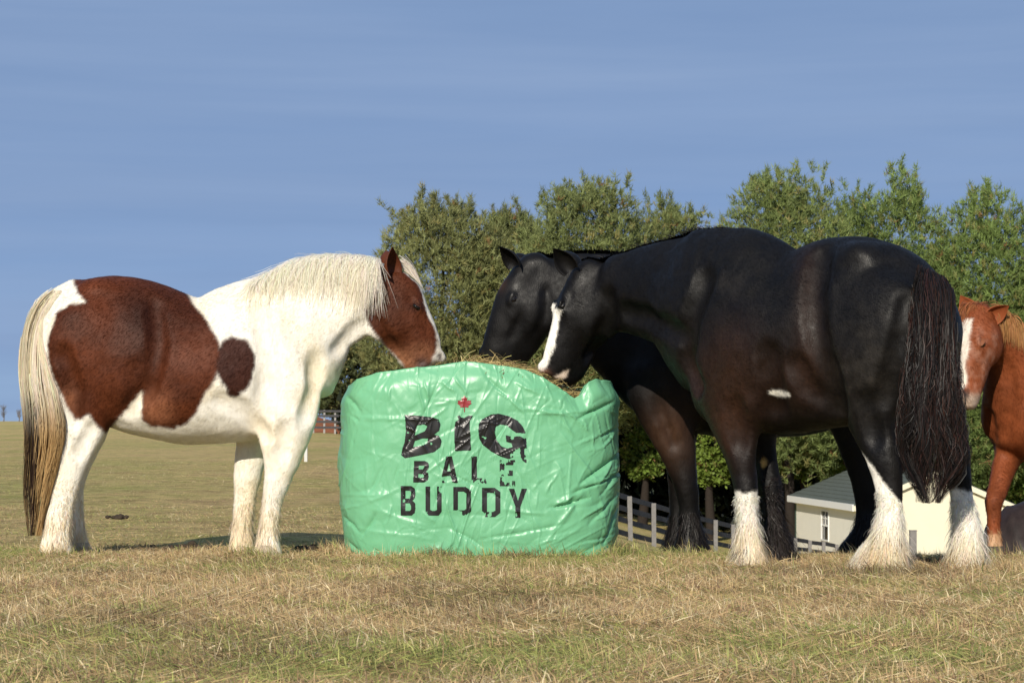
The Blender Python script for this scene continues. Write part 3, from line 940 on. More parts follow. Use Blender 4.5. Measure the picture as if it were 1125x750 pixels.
    for (a, b, cnt, sp) in (((436, 288, 12.2), (459, 314, 12.2), 90, 0.010), ((414, 288, 12.1), (419, 338, 12.04), 110, 0.006), ((406, 287, 12.1), (403, 334, 12.02), 130, 0.008), ((441, 287, 12.22), (464, 318, 12.24), 90, 0.012)):
        p0, p1 = W(*a), W(*b)
        t = np.linspace(0, 1, 8)
        P = p0[None, None] + (p1 - p0)[None, None] * t[None, :, None] * (0.6 + 0.5 * rng.random((cnt, 1, 1))) + rng.normal(size=(cnt, 1, 3)) * sp * (1.2 - 0.7 * t[None, :, None])
        P[..., 2] += 0.03 * np.sin(t * 3.14)[None]
        P = smooth_strands(push_out(P, bvh, 0.006), 1)
        cc = jit((0.82, 0.77, 0.66), cnt, 0.08)
        sets.append(ribbons(P, np.full(cnt, 0.003), cc))
    hair_obj('forelock', sets, M_HAIR, root)
    # tail
    keys = [(58, 315, 76, 330, 12.12), (38, 332, 66, 345, 12.1), (27, 362, 60, 372, 12.05), (23, 400, 59, 404, 12.0), (25, 430, 65, 432, 11.97), (28, 460, 71, 462, 11.97), (28, 490, 68, 492, 11.98), (28, 520, 60, 522, 12.0), (29, 552, 53, 552, 12.02), (32, 588, 46, 588, 12.03)]
    n = 2600
    P, u0, ln = sheet_strands(keys, n, 16, 0.05, 0.007, 0.55, 0.3, 55)
    P = smooth_strands(push_out(P, bvh, 0.006), 2)
    c0 = jit((0.80, 0.73, 0.58), n, 0.08)
    gold = np.array([0.55, 0.37, 0.17]); dark = np.array([0.05, 0.03, 0.022])
    isd = ((u0 < 0.42) & (rng.random(n) < 0.75))[:, None]
    tip = np.where(isd, dark * (0.7 + 0.8 * rng.random((n, 1))), gold * (0.75 + 0.45 * rng.random((n, 1))))
    k = P.shape[1]
    Vr, Qr, _ = ribbons(P, 0.003 + 0.0025 * rng.random(n), c0, tip, 0.6, np.stack([u0 * 1.6 - 1.0, np.full(n, -0.8), np.full(n, 0.2)], 1))
    zz = np.repeat(P[..., 2].reshape(-1), 2)
    f = sm(0.95, 0.62, zz)[:, None]
    cr = np.repeat(np.repeat(c0, k, 0), 2, 0); tr = np.repeat(np.repeat(tip, k, 0), 2, 0)
    hair_obj('tail', [(Vr, Qr, cr * (1 - f) + tr * f)], M_HAIR, root, 'cream tail with golden and dark brown lower strands')
    # leg hair
    def cf(p, n):
        c = jit((0.78, 0.72, 0.6), n, 0.1); return c, c * np.array([0.96, 0.86, 0.7])
    sets = []
    px0 = sx
    for xa, xb, zt in ((270, 325, 0.42), (245, 290, 0.42), (35, 95, 0.42), (66, 106, 0.38)):
        msk = (sx > xa) & (sx < xb) & (V[:, 2] < zt)
        sets.append(feather(V, N, msk, 2300, 0.05, cf, out=0.12, width=0.0021, k=4))
    hair_obj('leg_hair', sets, M_HAIR, root)
    # short beard along the throat and jaw and belly fringe
    msk = (N[:, 2] < -0.25) & (((sx > 360) & (sx < 447)) | ((sx > 150) & (sx < 262) & (sy > 470)))
    def cf2(p, n):
        c = jit((0.76, 0.7, 0.6), n, 0.1); return c, c
    hair_obj('belly_and_throat_hair', [feather(V, N, msk & (headp < 0.5), 1500, 0.016, cf2, out=0.35, down=0.5, width=0.0016)], M_HAIR, root)
    return root

build_pinto()

# ---- black horse in front ------------------------------------------------
def leg_mask(V, c, r):
    return (V[:, 0] - c[0]) ** 2 + (V[:, 1] - c[1]) ** 2 < r * r

def build_black():
    O = np.array([1.63, 11.1, 0.0])
    fr = Frame(O, 38, -1)                                # left side faces the camera: lateral offset > 0 is near
    root = empty('black_horse', O)
    tag(root, 'large black horse with white blaze, cream feathered legs and long tail, standing in front', 'horse')
    S = Sculpt([-0.35, 9.9, -0.02], [2.75, 12.75, 2.0], 0.0105)
    T = fr.nodes
    S.tube(T([(1033, 312, 1029, 398, .17), (1020, 291, 1015, 425, .235), (995, 272, 990, 448, .295), (960, 262, 958, 462, .325), (925, 260, 925, 468, .33), (898, 271, 898, 472, .335),
              (872, 279, 872, 476, .345), (845, 272, 845, 477, .34), (815, 256, 818, 472, .31), (790, 258, 795, 462, .275), (772, 285, 778, 450, .24), (762, 330, 768, 435, .18)], egg=0.08), k=0.03, cap=0.5)
    S.tube(T([(855, 274, 855, 310, .07), (828, 257, 825, 300, .06), (790, 253, 790, 300, .06), (765, 254, 765, 300, .06)], egg=0.3), k=0.08)
    f1, l1 = head_dir(20, -1); f2, l2 = head_dir(0, -1); f3, l3 = head_dir(-22, -1)
    S.tube(T([(806, 258, 782, 440, .235)]) + T([(776, 255, 757, 408, .2)]) + T([(747, 260, 740, 386, .165, 11.72)], side=l1) + T([(716, 268, 716, 374, .145, 11.86)], side=l1)
           + T([(688, 276, 694, 366, .125, 11.97)], side=l2) + T([(662, 283, 680, 360, .11, 12.04)], side=l2) + T([(644, 286, 672, 345, .092, 12.08)], side=l3), k=0.07, sub=12)
    HY_ = 12.1
    hn = T([(646, 284, 672, 310, .075), (633, 289, 670, 326, .086), (621, 309, 672, 356, .098), (613, 330, 667, 376, .106), (606, 353, 658, 388, .09), (599, 374, 652, 398, .075), (593, 393, 645, 408, .067), (591, 406, 632, 417, .06)], Y=HY_, side=l3, egg=-0.1)
    S.tube(hn, k=0.035, cap=0.45, sub=8)
    axh = np.array([-0.3, 0, -0.95]); uph = np.cross(axh, l3); uph /= np.linalg.norm(uph)
    eyes = head_detail(S, hn, axh, uph, l3, 1, HY_, (619, 336), (597, 402), (614, 409))
    for sg in (-1, 1):
        S.ell(W(655, 352, HY_) + l3 * sg * 0.055, (.12, .115, .058), [axh, uph, l3], k=0.05)
        S.ell(fr.at(795, 380, sg * 0.21), (.13, .085, .29), [fr.f * .9 + np.array([0, 0, .35]), fr.l, [0, 0, 1] - fr.f * .35], k=0.045); S.ell(fr.at(820, 440, sg * 0.22), (.12, .07, .11), [fr.f, fr.l, [0, 0, 1]], k=0.05)
        S.ell(fr.at(975, 368, sg * 0.2), (.24, .13, .29), [fr.f, fr.l, [0, 0, 1]], k=0.06)
        S.ell(fr.at(905, 420, sg * 0.37), (.05, .05, .13), [fr.f, fr.l, [0, 0, 1]], k=0.08, sub=True)
        S.ell(fr.at(945, 283, sg * 0.15), (.1, .08, .06), [fr.f, fr.l, [0, 0, 1]], k=0.07)
    near, far = 0.175, -0.175
    S.tube(T([(760, 395, 850, 410, .11), (764, 430, 850, 440, .115), (775, 460, 842, 462, .1), (787, 482, 836, 484, .082), (796, 503, 832, 505, .067), (803, 522, 832, 524, .06), (806, 538, 834, 540, .062),
              (810, 554, 832, 555, .05), (811, 572, 833, 572, .046), (809, 592, 835, 592, .055), (807, 608, 839, 608, .066), (804, 620, 842, 620, .075)], near), k=0.045)
    S.tube(T([(800, 400, 865, 410, .11), (808, 440, 862, 445, .1), (815, 472, 855, 474, .08), (822, 500, 854, 501, .066), (828, 522, 857, 523, .06), (832, 538, 859, 539, .06),
              (835, 556, 858, 556, .048), (837, 574, 861, 574, .046), (837, 594, 866, 594, .06), (836, 612, 870, 612, .075)], far), k=0.045)
    S.tube(T([(915, 330, 1020, 345, .12), (902, 375, 1022, 385, .15), (908, 415, 1008, 415, .145), (922, 448, 990, 446, .11), (936, 474, 986, 472, .082), (946, 494, 990, 494, .068), (953, 513, 993, 513, .06),
              (959, 532, 993, 533, .052), (963, 552, 992, 552, .048), (961, 574, 992, 575, .055), (952, 598, 993, 598, .066), (938, 616, 992, 616, .075), (931, 630, 990, 630, .078)], near), k=0.045)
    S.tube(T([(955, 350, 1050, 360, .13), (965, 395, 1058, 400, .145), (985, 430, 1058, 432, .13), (1005, 458, 1062, 458, .1), (1020, 482, 1065, 482, .08), (1031, 503, 1067, 504, .067), (1038, 522, 1067, 522, .058),
              (1045, 548, 1070, 549, .048), (1048, 574, 1075, 575, .055), (1047, 600, 1078, 600, .066), (1044, 628, 1081, 628, .078)], far), k=0.045)
    for g, r_, dp in (([(899, 274), (889, 320), (892, 370), (907, 420), (918, 455)], .035, .02), ([(838, 385), (842, 420), (848, 458)], .04, .014), ([(772, 300), (752, 350), (750, 395), (760, 425)], .035, .016), ([(803, 445), (812, 492)], .028, .009),
                     ([(1000, 325), (985, 390), (972, 445)], .04, .014), ([(748, 372), (708, 350), (680, 344)], .03, .006), ([(664, 322), (668, 350), (660, 378), (650, 394)], .022, .009), ([(950, 440), (958, 485)], .028, .009),
                     ([(870, 400), (885, 430), (905, 445)], .035, .01)):
        S.groove(g, r_ * 1.5, dp * 0.36, 0.05)
    V, Q = S.mesh(7)
    N = vert_normals(V, Q)
    bvh = bvh_of(V, Q)
    px, py = to_px(V)
    wob = (fbm(V, 14, 3, 3) - 0.5) * 10
    lat = (V - O) @ fr.l
    BK = np.array([0.0036, 0.0031, 0.0032])
    tone = np.clip((fbm(V, 4, 31, 3) - 0.3) * 2.2, 0, 1)[:, None]
    col = BK * (0.7 + 0.6 * tone)
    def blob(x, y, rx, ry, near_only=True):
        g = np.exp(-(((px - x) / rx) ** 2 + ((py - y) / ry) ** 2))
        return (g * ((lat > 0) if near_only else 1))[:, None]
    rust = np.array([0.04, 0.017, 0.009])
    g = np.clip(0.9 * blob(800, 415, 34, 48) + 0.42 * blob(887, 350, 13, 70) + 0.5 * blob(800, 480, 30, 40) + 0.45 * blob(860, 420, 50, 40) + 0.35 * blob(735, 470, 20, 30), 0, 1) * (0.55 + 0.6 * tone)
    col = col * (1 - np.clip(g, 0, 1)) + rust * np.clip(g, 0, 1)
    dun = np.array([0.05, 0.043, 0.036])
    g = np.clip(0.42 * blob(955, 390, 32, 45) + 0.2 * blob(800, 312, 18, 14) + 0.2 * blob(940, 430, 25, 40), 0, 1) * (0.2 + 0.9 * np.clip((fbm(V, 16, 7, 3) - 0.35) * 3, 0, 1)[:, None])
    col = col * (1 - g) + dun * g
    WH = np.array([0.88, 0.84, 0.75])
    def legsel(c, r=0.19):
        p = fr.at(*c[:2], c[2]); return leg_mask(V, p, r)
    nf = legsel((823, 590, near), 0.14) & (V[:, 2] < 0.375 + wob * 0.003) & (lat > 0)
    nh = legsel((975, 590, near), 0.26) & (py > 500 + (px - 949) * 1.28 + wob) & (lat > 0) & (V[:, 2] < 0.66)
    fh = legsel((1062, 590, far), 0.26) & (lat < 0) & (V[:, 2] < 0.40 + wob * 0.004)
    belly = (((px - 856) / 12) ** 2 + ((py - 432 - (px - 856) * 0.12) / 3.2) ** 2 < 1) & (lat > 0.1)
    face = in_poly(px + wob * 0.15, py, [(612, 338), (616, 341), (612, 366), (609, 381), (601, 400), (593, 413), (580, 415), (580, 385), (600, 345)]) & (V[:, 0] < 0.5)
    hl = (V - W(620, 350, HY_)) @ l3
    face |= (V[:, 0] < 0.5) & (np.abs(hl) < 0.032) & ((V - W(620, 350, HY_)) @ uph > 0.02) & (py > 334) & (py < 400)
    wm = (nf | nh | fh | belly | face)[:, None]
    col = np.where(wm, WH * (0.9 + 0.12 * tone), col)
    pink = (np.exp(-(((px - 596) / 6) ** 2 + ((py - 411) / 5) ** 2)) * (V[:, 0] < 0.5))[:, None]
    col = col * (1 - pink) + np.array([0.5, 0.26, 0.18]) * pink
    lip = in_poly(px, py, [(599, 411), (606, 415), (622, 407), (626, 404), (622, 414), (614, 419), (600, 418)]) & (V[:, 0] < 0.5)
    col = np.where(lip[:, None], np.array([0.62, 0.5, 0.4]), col)
    cal = (((px - 839) / 3.2) ** 2 + ((py - 508) / 5) ** 2 < 1) & (lat < 0)
    col = np.where(cal[:, None], np.array([0.55, 0.36, 0.12]), col)
    ears = []
    for b, t, fc in (((628, 298, 12.0), (608.5, 272, 11.97), (-0.5, -0.8, 0.2)), ((632, 294, 12.2), (622, 273, 12.25), (-0.6, 0.7, 0.2))):
        ev, ef = ear_vf(W(*b), W(*t), 0.115, fc)
        ears.append((ev, ef, np.tile(BK, (len(ev), 1))))
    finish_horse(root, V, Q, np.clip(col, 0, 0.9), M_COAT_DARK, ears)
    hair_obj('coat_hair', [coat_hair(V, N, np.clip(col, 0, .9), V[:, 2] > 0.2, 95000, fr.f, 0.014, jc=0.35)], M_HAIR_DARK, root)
    for c in eyes: eye(root, c, axh * .8 + uph * .4, uph)
    for q, la in (((824, 618), near), ((853, 612), far), ((966, 628), near), ((1064, 627), far)):
        c = fr.at(*q, la); hoof(root, [c[0], c[1], terrain(c[0], c[1])], fr.f, fr.l, 0.078)
    # tail
    keys = [(1012, 290, 1036, 302, 10.6), (1006, 318, 1046, 322, 10.53), (1004, 350, 1047, 353, 10.48), (1000, 385, 1048, 388, 10.44), (996, 420, 1049, 420, 10.42), (992, 455, 1052, 455, 10.41), (990, 485, 1056, 487, 10.41), (993, 506, 1056, 509, 10.42), (1001, 530, 1046, 530, 10.43), (1009, 552, 1034, 552, 10.44)]
    n = 4800
    P, u0, ln = sheet_strands(keys, n, 14, 0.085, 0.02, 0.5, 1.0, 130)
    P = smooth_strands(push_out(P, bvh, 0.006), 1)
    c0 = jit((0.009, 0.0072, 0.0068), n, 0.35)
    red = rng.random(n) < 0.25
    c0[red] = jit((0.03, 0.014, 0.011), int(red.sum()), 0.3)
    hair_obj('tail', [ribbons(P, 0.002 + 0.002 * rng.random(n), c0, c0 * 1.25, 0.6, np.tile(-fr.f + fr.l * 0.7, (n, 1)), 0.5)], M_HAIR_DARK, root, 'long wavy black tail')
    # mane lies on the far side; short crest fringe and wisps show
    crest = catmull(np.array([W(800, 254, 11.5), W(769, 253, 11.62), W(745, 259, 11.72), W(716, 268, 11.86), W(688, 276, 11.97), W(660, 284, 12.04), W(640, 288, 12.08)]), 8)
    nst = 1500
    u = rng.random(nst) * (len(crest) - 1.01); i0 = u.astype(int); f = (u - i0)[:, None]
    rp_ = crest[i0] * (1 - f) + crest[i0 + 1] * f
    t = np.linspace(0, 1, 8)
    Lm = 0.12 + 0.22 * rng.random(nst)
    P = np.repeat(rp_[:, None], 8, 1)
    P += (np.array([0.3, 0.95, 0]) * 0.14)[None, None] * (np.clip(t * 2, 0, 1) ** 0.7)[None, :, None]
    P[..., 2] += 0.014 * np.sin(np.clip(t * 3, 0, 1) * 3.14)[None] - Lm[:, None] * np.clip(t - 0.12, 0, 1)[None]
    P += rng.normal(size=P.shape) * 0.003
    P = smooth_strands(push_out(P, bvh, 0.005), 1)
    sets = [ribbons(P, 0.003 + 0.003 * rng.random(nst), jit((0.013, 0.011, 0.011), nst, 0.3))]
    nw = 420
    u = np.clip(rng.normal(0.18, 0.22, nw), 0, 0.98) * (len(crest) - 1.01); i0 = u.astype(int)
    t6 = np.linspace(0, 1, 6)
    dd = np.stack([-0.3 + 0.6 * rng.normal(size=nw), rng.normal(size=nw) * 0.3, 0.5 + 0.4 * rng.random(nw)], 1)
    Lw = 0.02 + 0.07 * rng.random(nw) ** 2
    P = np.repeat(crest[i0][:, None], 6, 1) + dd[:, None] * Lw[:, None, None] * t6[None, :, None]
    P[..., 2] -= (Lw[:, None] * 0.4) * t6[None] ** 2
    sets.append(ribbons(P, np.full(nw, 0.0025), jit((0.012, 0.01, 0.01), nw, 0.2)))
    hair_obj('mane', sets, M_HAIR_DARK, root)
    # feathering
    def cream(p, n):
        yel = np.clip((fbm(p, 8, 3, 2) - 0.35) * 2.5, 0, 1)[:, None]
        c = jit((0.93, 0.89, 0.80), n, 0.06); lw = sm(0.3, 0.12, p[:, 2])[:, None]; return c * (1 - yel * lw * np.array([0.05, 0.14, 0.32])), c * (1 - (0.5 + 0.5 * yel) * lw * np.array([0.13, 0.29, 0.52]))
    def blackh(p, n):
        c = jit((0.014, 0.011, 0.010), n, 0.3); return c, c * 1.5
    lowz = V[:, 2] < 0.36
    sets = [feather(V, N, nf & lowz, 5200, 0.12, cream, out=0.2, width=0.0023), feather(V, N, nh & (V[:, 2] < 0.40), 6800, 0.13, cream, out=0.22, width=0.0023),
            feather(V, N, fh & lowz, 5800, 0.13, cream, out=0.22, width=0.0023)]
    hair_obj('leg_feathering', sets, M_HAIR, root, 'long cream white hair over the hooves')
    fm = legsel((850, 590, far), 0.14) & (lat < 0) & (V[:, 2] < 0.45)
    hair_obj('leg_feathering', [feather(V, N, fm, 2600, 0.13, blackh, out=0.35, back=-fr.f, width=0.003)], M_HAIR_DARK, root, 'long black hair on the far foreleg')
    return root

build_black()

# ---- black horse behind ---------------------------------------------------
def build_black_behind():
    Y0 = 12.78
    O = W(830, 604, Y0); O[2] = 0
    fr = Frame(O, 0, -1)
    root = empty('black_horse', O)
    tag(root, 'all black horse half hidden behind the white legged black horse, nose in the hay', 'horse')
    S = Sculpt(W(512, 640, Y0) - [0, 0.55, 0.0], W(1020, 260, Y0) + [0, 0.55, 0], 0.0125)
    T = fr.nodes
    S.tube(T([(985, 335, 980, 415, .18), (970, 312, 968, 440, .25), (945, 300, 944, 460, .29), (905, 296, 905, 472, .31), (865, 303, 865, 480, .33), (825, 306, 825, 482, .335), (790, 300, 790, 480, .31),
              (760, 300, 760, 474, .28), (730, 318, 732, 466, .25), (705, 345, 708, 455, .2)], egg=0.08), k=0.03, cap=0.5)
    S.tube(T([(765, 300, 715, 460, .23), (735, 288, 688, 434, .2), (705, 281, 664, 408, .165), (675, 277, 645, 390, .14), (645, 275, 628, 375, .12), (615, 276, 615, 360, .105), (595, 280, 606, 345, .095)], egg=0.25), k=0.07)
    f3, l3 = head_dir(-6, -1)
    hn = T([(590, 276, 612, 306, .075), (573, 281, 608, 322, .085), (559, 298, 607, 346, .097), (549, 320, 602, 366, .105), (541, 343, 594, 382, .09), (533, 365, 584, 394, .075), (527, 383, 573, 402, .066), (525, 393, 560, 405, .06)], side=l3, egg=-0.1)
    S.tube(hn, k=0.035, cap=0.45, sub=8)
    axh = np.array([-0.35, 0, -0.93]); uph = np.cross(axh, l3); uph /= np.linalg.norm(uph)
    eyes = head_detail(S, hn, axh, uph, l3, 1, Y0, (565, 329), (531, 388), (549, 397))
    for sg in (-1, 1):
        S.ell(W(590, 345, Y0) + l3 * sg * 0.055, (.12, .115, .058), [axh, uph, l3], k=0.05)
        S.ell(fr.at(735, 400, sg * 0.18), (.14, .08, .26), None, k=0.08)
        S.ell(fr.at(945, 375, sg * 0.16), (.2, .12, .27), None, k=0.08)
    near, far = 0.165, -0.165
    S.tube(T([(688, 400, 775, 415, .11), (690, 428, 774, 440, .11), (700, 450, 768, 458, .097), (714, 474, 764, 479, .08), (727, 500, 765, 503, .066), (736, 521, 766, 523, .06), (741, 538, 768, 540, .058),
              (745, 556, 768, 557, .048), (745, 574, 770, 575, .048), (743, 592, 776, 593, .062), (738, 606, 781, 606, .078)], near), k=0.045)
    S.tube(T([(715, 410, 785, 420, .11), (722, 455, 772, 458, .09), (727, 490, 764, 492, .068), (731, 520, 760, 521, .06), (734, 540, 760, 540, .056), (735, 565, 757, 565, .047), (732, 588, 760, 588, .06), (726, 606, 766, 606, .078)], far), k=0.045)
    S.tube(T([(905, 350, 985, 355, .12), (893, 395, 985, 400, .14), (898, 432, 976, 432, .125), (908, 458, 964, 458, .1), (918, 482, 963, 482, .08), (927, 503, 968, 503, .066), (933, 522, 970, 522, .06), (937, 542, 967, 542, .05),
              (939, 560, 966, 560, .047), (937, 580, 966, 580, .056), (929, 596, 967, 597, .072), (920, 609, 967, 609, .08)], near), k=0.045)
    S.tube(T([(925, 360, 1000, 365, .12), (920, 420, 1000, 420, .12), (935, 465, 990, 465, .085), (950, 500, 990, 500, .064), (958, 525, 990, 525, .055), (960, 560, 985, 560, .046), (957, 585, 987, 585, .058), (948, 606, 990, 606, .078)], far), k=0.045)
    for g, r_, dp in (([(600, 318), (600, 345), (590, 370)], .022, .009), ([(722, 440), (740, 490)], .028, .01), ([(575, 340), (560, 375)], .02, .006)):
        S.groove(g, r_, dp)
    V, Q = S.mesh(7)
    N = vert_normals(V, Q); bvh = bvh_of(V, Q)
    px, py = to_px(V)
    BK = np.array([0.0034, 0.003, 0.0031])
    tone = np.clip((fbm(V, 4, 41, 3) - 0.3) * 2.2, 0, 1)[:, None]
    col = BK * (0.7 + 0.6 * tone)
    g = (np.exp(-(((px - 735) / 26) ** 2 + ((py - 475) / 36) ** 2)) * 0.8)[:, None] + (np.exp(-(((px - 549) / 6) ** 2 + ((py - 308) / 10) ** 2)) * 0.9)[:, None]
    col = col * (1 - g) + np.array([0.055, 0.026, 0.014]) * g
    ears = []
    for b, t, fc in (((566, 294, 12.68), (550.5, 269, 12.64), (-0.75, -0.6, 0.2)), ((576, 292, 12.88), (570, 276, 12.92), (-0.7, 0.7, 0.2))):
        ev, ef = ear_vf(W(*b), W(*t), 0.12, fc)
        ears.append((ev, ef, np.tile(BK, (len(ev), 1))))
    finish_horse(root, V, Q, col, M_COAT_DARK, ears)
    for c in eyes: eye(root, c, axh * .8 + uph * .4, uph)
    for q, la in (((758, 607), near), ((744, 607), far), ((942, 609), near), ((966, 606), far)):
        c = fr.at(*q, la); hoof(root, [c[0], c[1], terrain(c[0], c[1])], fr.f, fr.l, 0.076)
    def blackh(p, n):
        c = jit((0.012, 0.010, 0.0095), n, 0.3); return c, c * 1.4
    gz_ = terrain(V[:, 0], V[:, 1])
    sets = [feather(V, N, V[:, 2] - gz_ < 0.26, 5200, 0.10, blackh, out=0.25, width=0.003)]
    hair_obj('leg_feathering', sets, M_HAIR_DARK, root)
    crest = catmull(np.array([W(760, 298, Y0), W(705, 280, Y0), W(675, 276, Y0), W(645, 275, Y0), W(615, 277, Y0), W(590, 282, Y0)]), 40)
    nst = 1300
    u = rng.random(nst) * (len(crest) - 1.01); i0 = u.astype(int)
    t = np.linspace(0, 1, 8)
    P = np.repeat(crest[i0][:, None], 8, 1)
    P[..., 1] += 0.13 * (np.clip(t * 2, 0, 1) ** 0.7)[None]
    P[..., 2] += 0.002 * np.sin(np.clip(t * 3, 0, 1) * 3.14)[None] - (0.1 + 0.2 * rng.random((nst, 1))) * np.clip(t - 0.12, 0, 1)[None]
    P = smooth_strands(push_out(P + rng.normal(size=P.shape) * 0.004, bvh, 0.005), 1)
    hair_obj('mane', [ribbons(P, np.full(nst, 0.004), jit(BK, nst, 0.3))], M_HAIR_DARK, root)
    keys = [(978, 312, 990, 318, Y0), (985, 340, 1003, 345, Y0), (985, 400, 1006, 400, Y0), (982, 460, 1005, 460, Y0), (984, 520, 1002, 520, Y0)]
    P, u0, ln = sheet_strands(keys, 900, 12, 0.07, 0.01)
    hair_obj('tail', [ribbons(push_out(P, bvh), np.full(900, 0.004), jit(BK, 900, 0.3))], M_HAIR_DARK, root)
    return root

build_black_behind()

# ---- chestnut horse at the right edge --------------------------------------
def build_chestnut():
    a = R(40)
    f = np.array([-math.cos(a), -math.sin(a), 0.0]); l = np.array([-f[1], f[0], 0.0])
    C0 = W(1112, 470, 12.55)                                   # middle of the chest
    root = empty('chestnut_horse', [C0[0] + 0.5, C0[1] + 0.45, float(terrain(C0[0] + .5, C0[1] + .45))])
    tag(root, 'chestnut horse with pale blaze and flaxen mane behind the black tail at right', 'horse')
    g0 = float(terrain(C0[0], C0[1]))
    S = Sculpt([2.3, 11.7, g0 - 0.15], [4.6, 14.5, 1.55], 0.0125)
    up = np.array([0, 0, 1.0])
    B = -f
    zc = C0[2]
    tor = [(-0.02, .80, .16, .19), (0.12, .83, .26, .25), (0.34, .88, .31, .26), (0.6, .87, .335, .29), (0.9, .85, .335, .315), (1.15, .87, .32, .30), (1.35, .92, .29, .285), (1.55, .9, .24, .25), (1.68, .86, .16, .19)]
    S.tube([(np.array([C0[0], C0[1], 0]) + B * s + up * (z + g0), rs, rl, l, 0.08) for s, z, rs, rl in tor][::-1], k=0.03, cap=0.5)
    fh = np.array([-math.cos(R(50)), -math.sin(R(50)), 0.0]); lh = np.array([-fh[1], fh[0], 0.0])
    fr = Frame(C0, 0, -1); T = fr.nodes
    nk = [(np.array([C0[0], C0[1], 0]) + B * 0.3 + up * (0.92 + g0), .28, .22, l, .2),
          (W(1126, 432, 12.6), .26, .2, l, .25), (W(1116, 400, 12.5), .205, .15, lh, .2), (W(1104, 374, 12.4), .155, .115, lh, .15), (W(1090, 358, 12.32), .11, .09, lh, .1)]
    S.tube(nk, k=0.07)
    hd = [(1076, 345, .095, .086, 12.28), (1075, 362, .112, .096, 12.24), (1074, 382, .118, .096, 12.2), (1071, 402, .106, .082, 12.17), (1067, 420, .09, .072, 12.15), (1064, 434, .078, .066, 12.14), (1062.5, 445, .055, .052, 12.135)]
    hn = [(W(x, y, Y), rs, rl, lh, -0.12) for x, y, rs, rl, Y in hd]
    S.tube(hn, k=0.035, cap=0.5, sub=8)
    axh = np.array([-0.1, -0.1, -0.98]); uph = np.cross(axh, lh); uph /= np.linalg.norm(uph)
    eyes = head_detail(S, hn, axh, uph, lh, 1, 12.2, (1078, 377), (1062, 433), (1071, 440), 0.092, 0.045)
    for sg in (-1, 1):
        S.ell(W(1082, 378, 12.24) + lh * sg * 0.045, (.11, .085, .05), [axh, uph, lh], k=0.05)
    def leg(c, r, g):
        S.tube([(np.array([x, y, z + g0]), rs, rl, l, 0) for x, y, z, rs, rl in c], k=0.045)
    base = np.array([C0[0], C0[1]])
    for sg, dx in ((-1, 0.0), (1, 0.04)):
        b = base + B[:2] * (0.22 + dx) + l[:2] * sg * 0.15
        if sg == -1:
            p = W(1092, 600, 12.5)[:2]
        else:
            p = b - B[:2] * 0.02
        rows = []
        for z, w, rs, rl in ((0.9, 0, .14, .1), (.72, .15, .125, .095), (.58, .4, .095, .075), (.46, .7, .07, .06), (.385, .9, .062, .055), (.34, 1, .058, .053), (.27, 1, .046, .042), (.17, 1, .043, .041), (.1, 1, .055, .052), (0.0, 1, .07, .064)):
            q = b * (1 - w) + p * w
            rows.append((q[0], q[1], z, rs, rl))
        leg(rows, None, None)
    for sg, dx in ((-1, 0.0), (1, -0.12)):
        b = base + B[:2] * (1.42 + dx) + l[:2] * sg * 0.15
        rows = []
        for z, ds, rs, rl in ((.95, -.02, .2, .13), (.78, -.05, .2, .135), (.62, 0.02, .14, .1), (.5, .1, .09, .07), (.42, .15, .072, .058), (.33, .13, .055, .05), (.2, .11, .045, .042), (.1, .1, .056, .052), (0, .07, .07, .064)):
            q = b + B[:2] * ds
            rows.append((q[0], q[1], z, rs, rl))
        leg(rows, None, None)
    for g, r_, dp in (([(1106, 400), (1112, 440), (1100, 480)], .035, .012), ([(1085, 455), (1090, 500)], .03, .01), ([(1080, 505), (1084, 540)], .022, .007)):
        S.groove(g, r_, dp)
    V, Q = S.mesh(7)
    N = vert_normals(V, Q); bvh = bvh_of(V, Q)
    px, py = to_px(V)
    CH = np.array([0.225, 0.06, 0.0205])
    tone = np.clip((fbm(V, 5, 51, 4) - 0.3) * 2.2, 0, 1)[:, None]
    col = CH * (0.72 + 0.5 * tone)
    hm = (np.linalg.norm(V - W(1071, 392, 12.2), axis=1) < 0.33) & (py < 452) & (V[:, 1] < 12.36)
    hl = (V - W(1072, 390, 12.2)) @ lh; hu = (V - W(1072, 390, 12.2)) @ uph
    roan = (hm & (hu > -0.02))[:, None] * np.clip((fbm(V, 45, 5, 4) - 0.4) * 3, 0, 1)[:, None] * 0.38 * sm(350, 372, py)[:, None]
    col = col * (1 - roan) + np.array([0.55, 0.36, 0.27]) * roan
    blaze = hm & (hl > -0.09) & (hl < 0.016 + 0.008 * np.sin(py * 0.2)) & (hu > 0.0) & (py > 350) & (px < 1068 - (py - 350) * 0.06)
    col = np.where(blaze[:, None], np.array([0.78, 0.7, 0.6]), col)
    muz = (hm * sm(428, 438, py))[:, None]
    col = col * (1 - muz) + np.array([0.5, 0.38, 0.3]) * muz
    nos = (np.exp(-(((px - 1061) / 3.5) ** 2 + ((py - 433) / 5) ** 2)) * hm)[:, None]
    col = col * (1 - nos) + np.array([0.06, 0.045, 0.04]) * nos
    sock = ((V[:, 2] - g0 < 0.16) & ((fbm(V, 12, 3, 2) > 0.45)))[:, None]
    col = np.where(sock, np.array([0.5, 0.3, 0.17]), col)
    ears = []
    for b, t, fc in ((W(1086, 352, 12.2), W(1108, 335, 12.16), (-0.2, -0.9, -0.3)), (W(1068, 345, 12.36), W(1056, 326, 12.42), (-0.3, -0.9, 0.1))):
        ev, ef = ear_vf(b, t, 0.10, fc)
        ears.append((ev, ef, np.tile(CH * 1.1, (len(ev), 1))))
    hair_obj('coat_hair', [coat_hair(V, N, col, (V[:, 2] - g0 > 0.12) & (px < 1180), 45000, f, 0.015, jc=0.2)], M_HAIR, root)
    finish_horse(root, V, Q, col, M_COAT, ears)
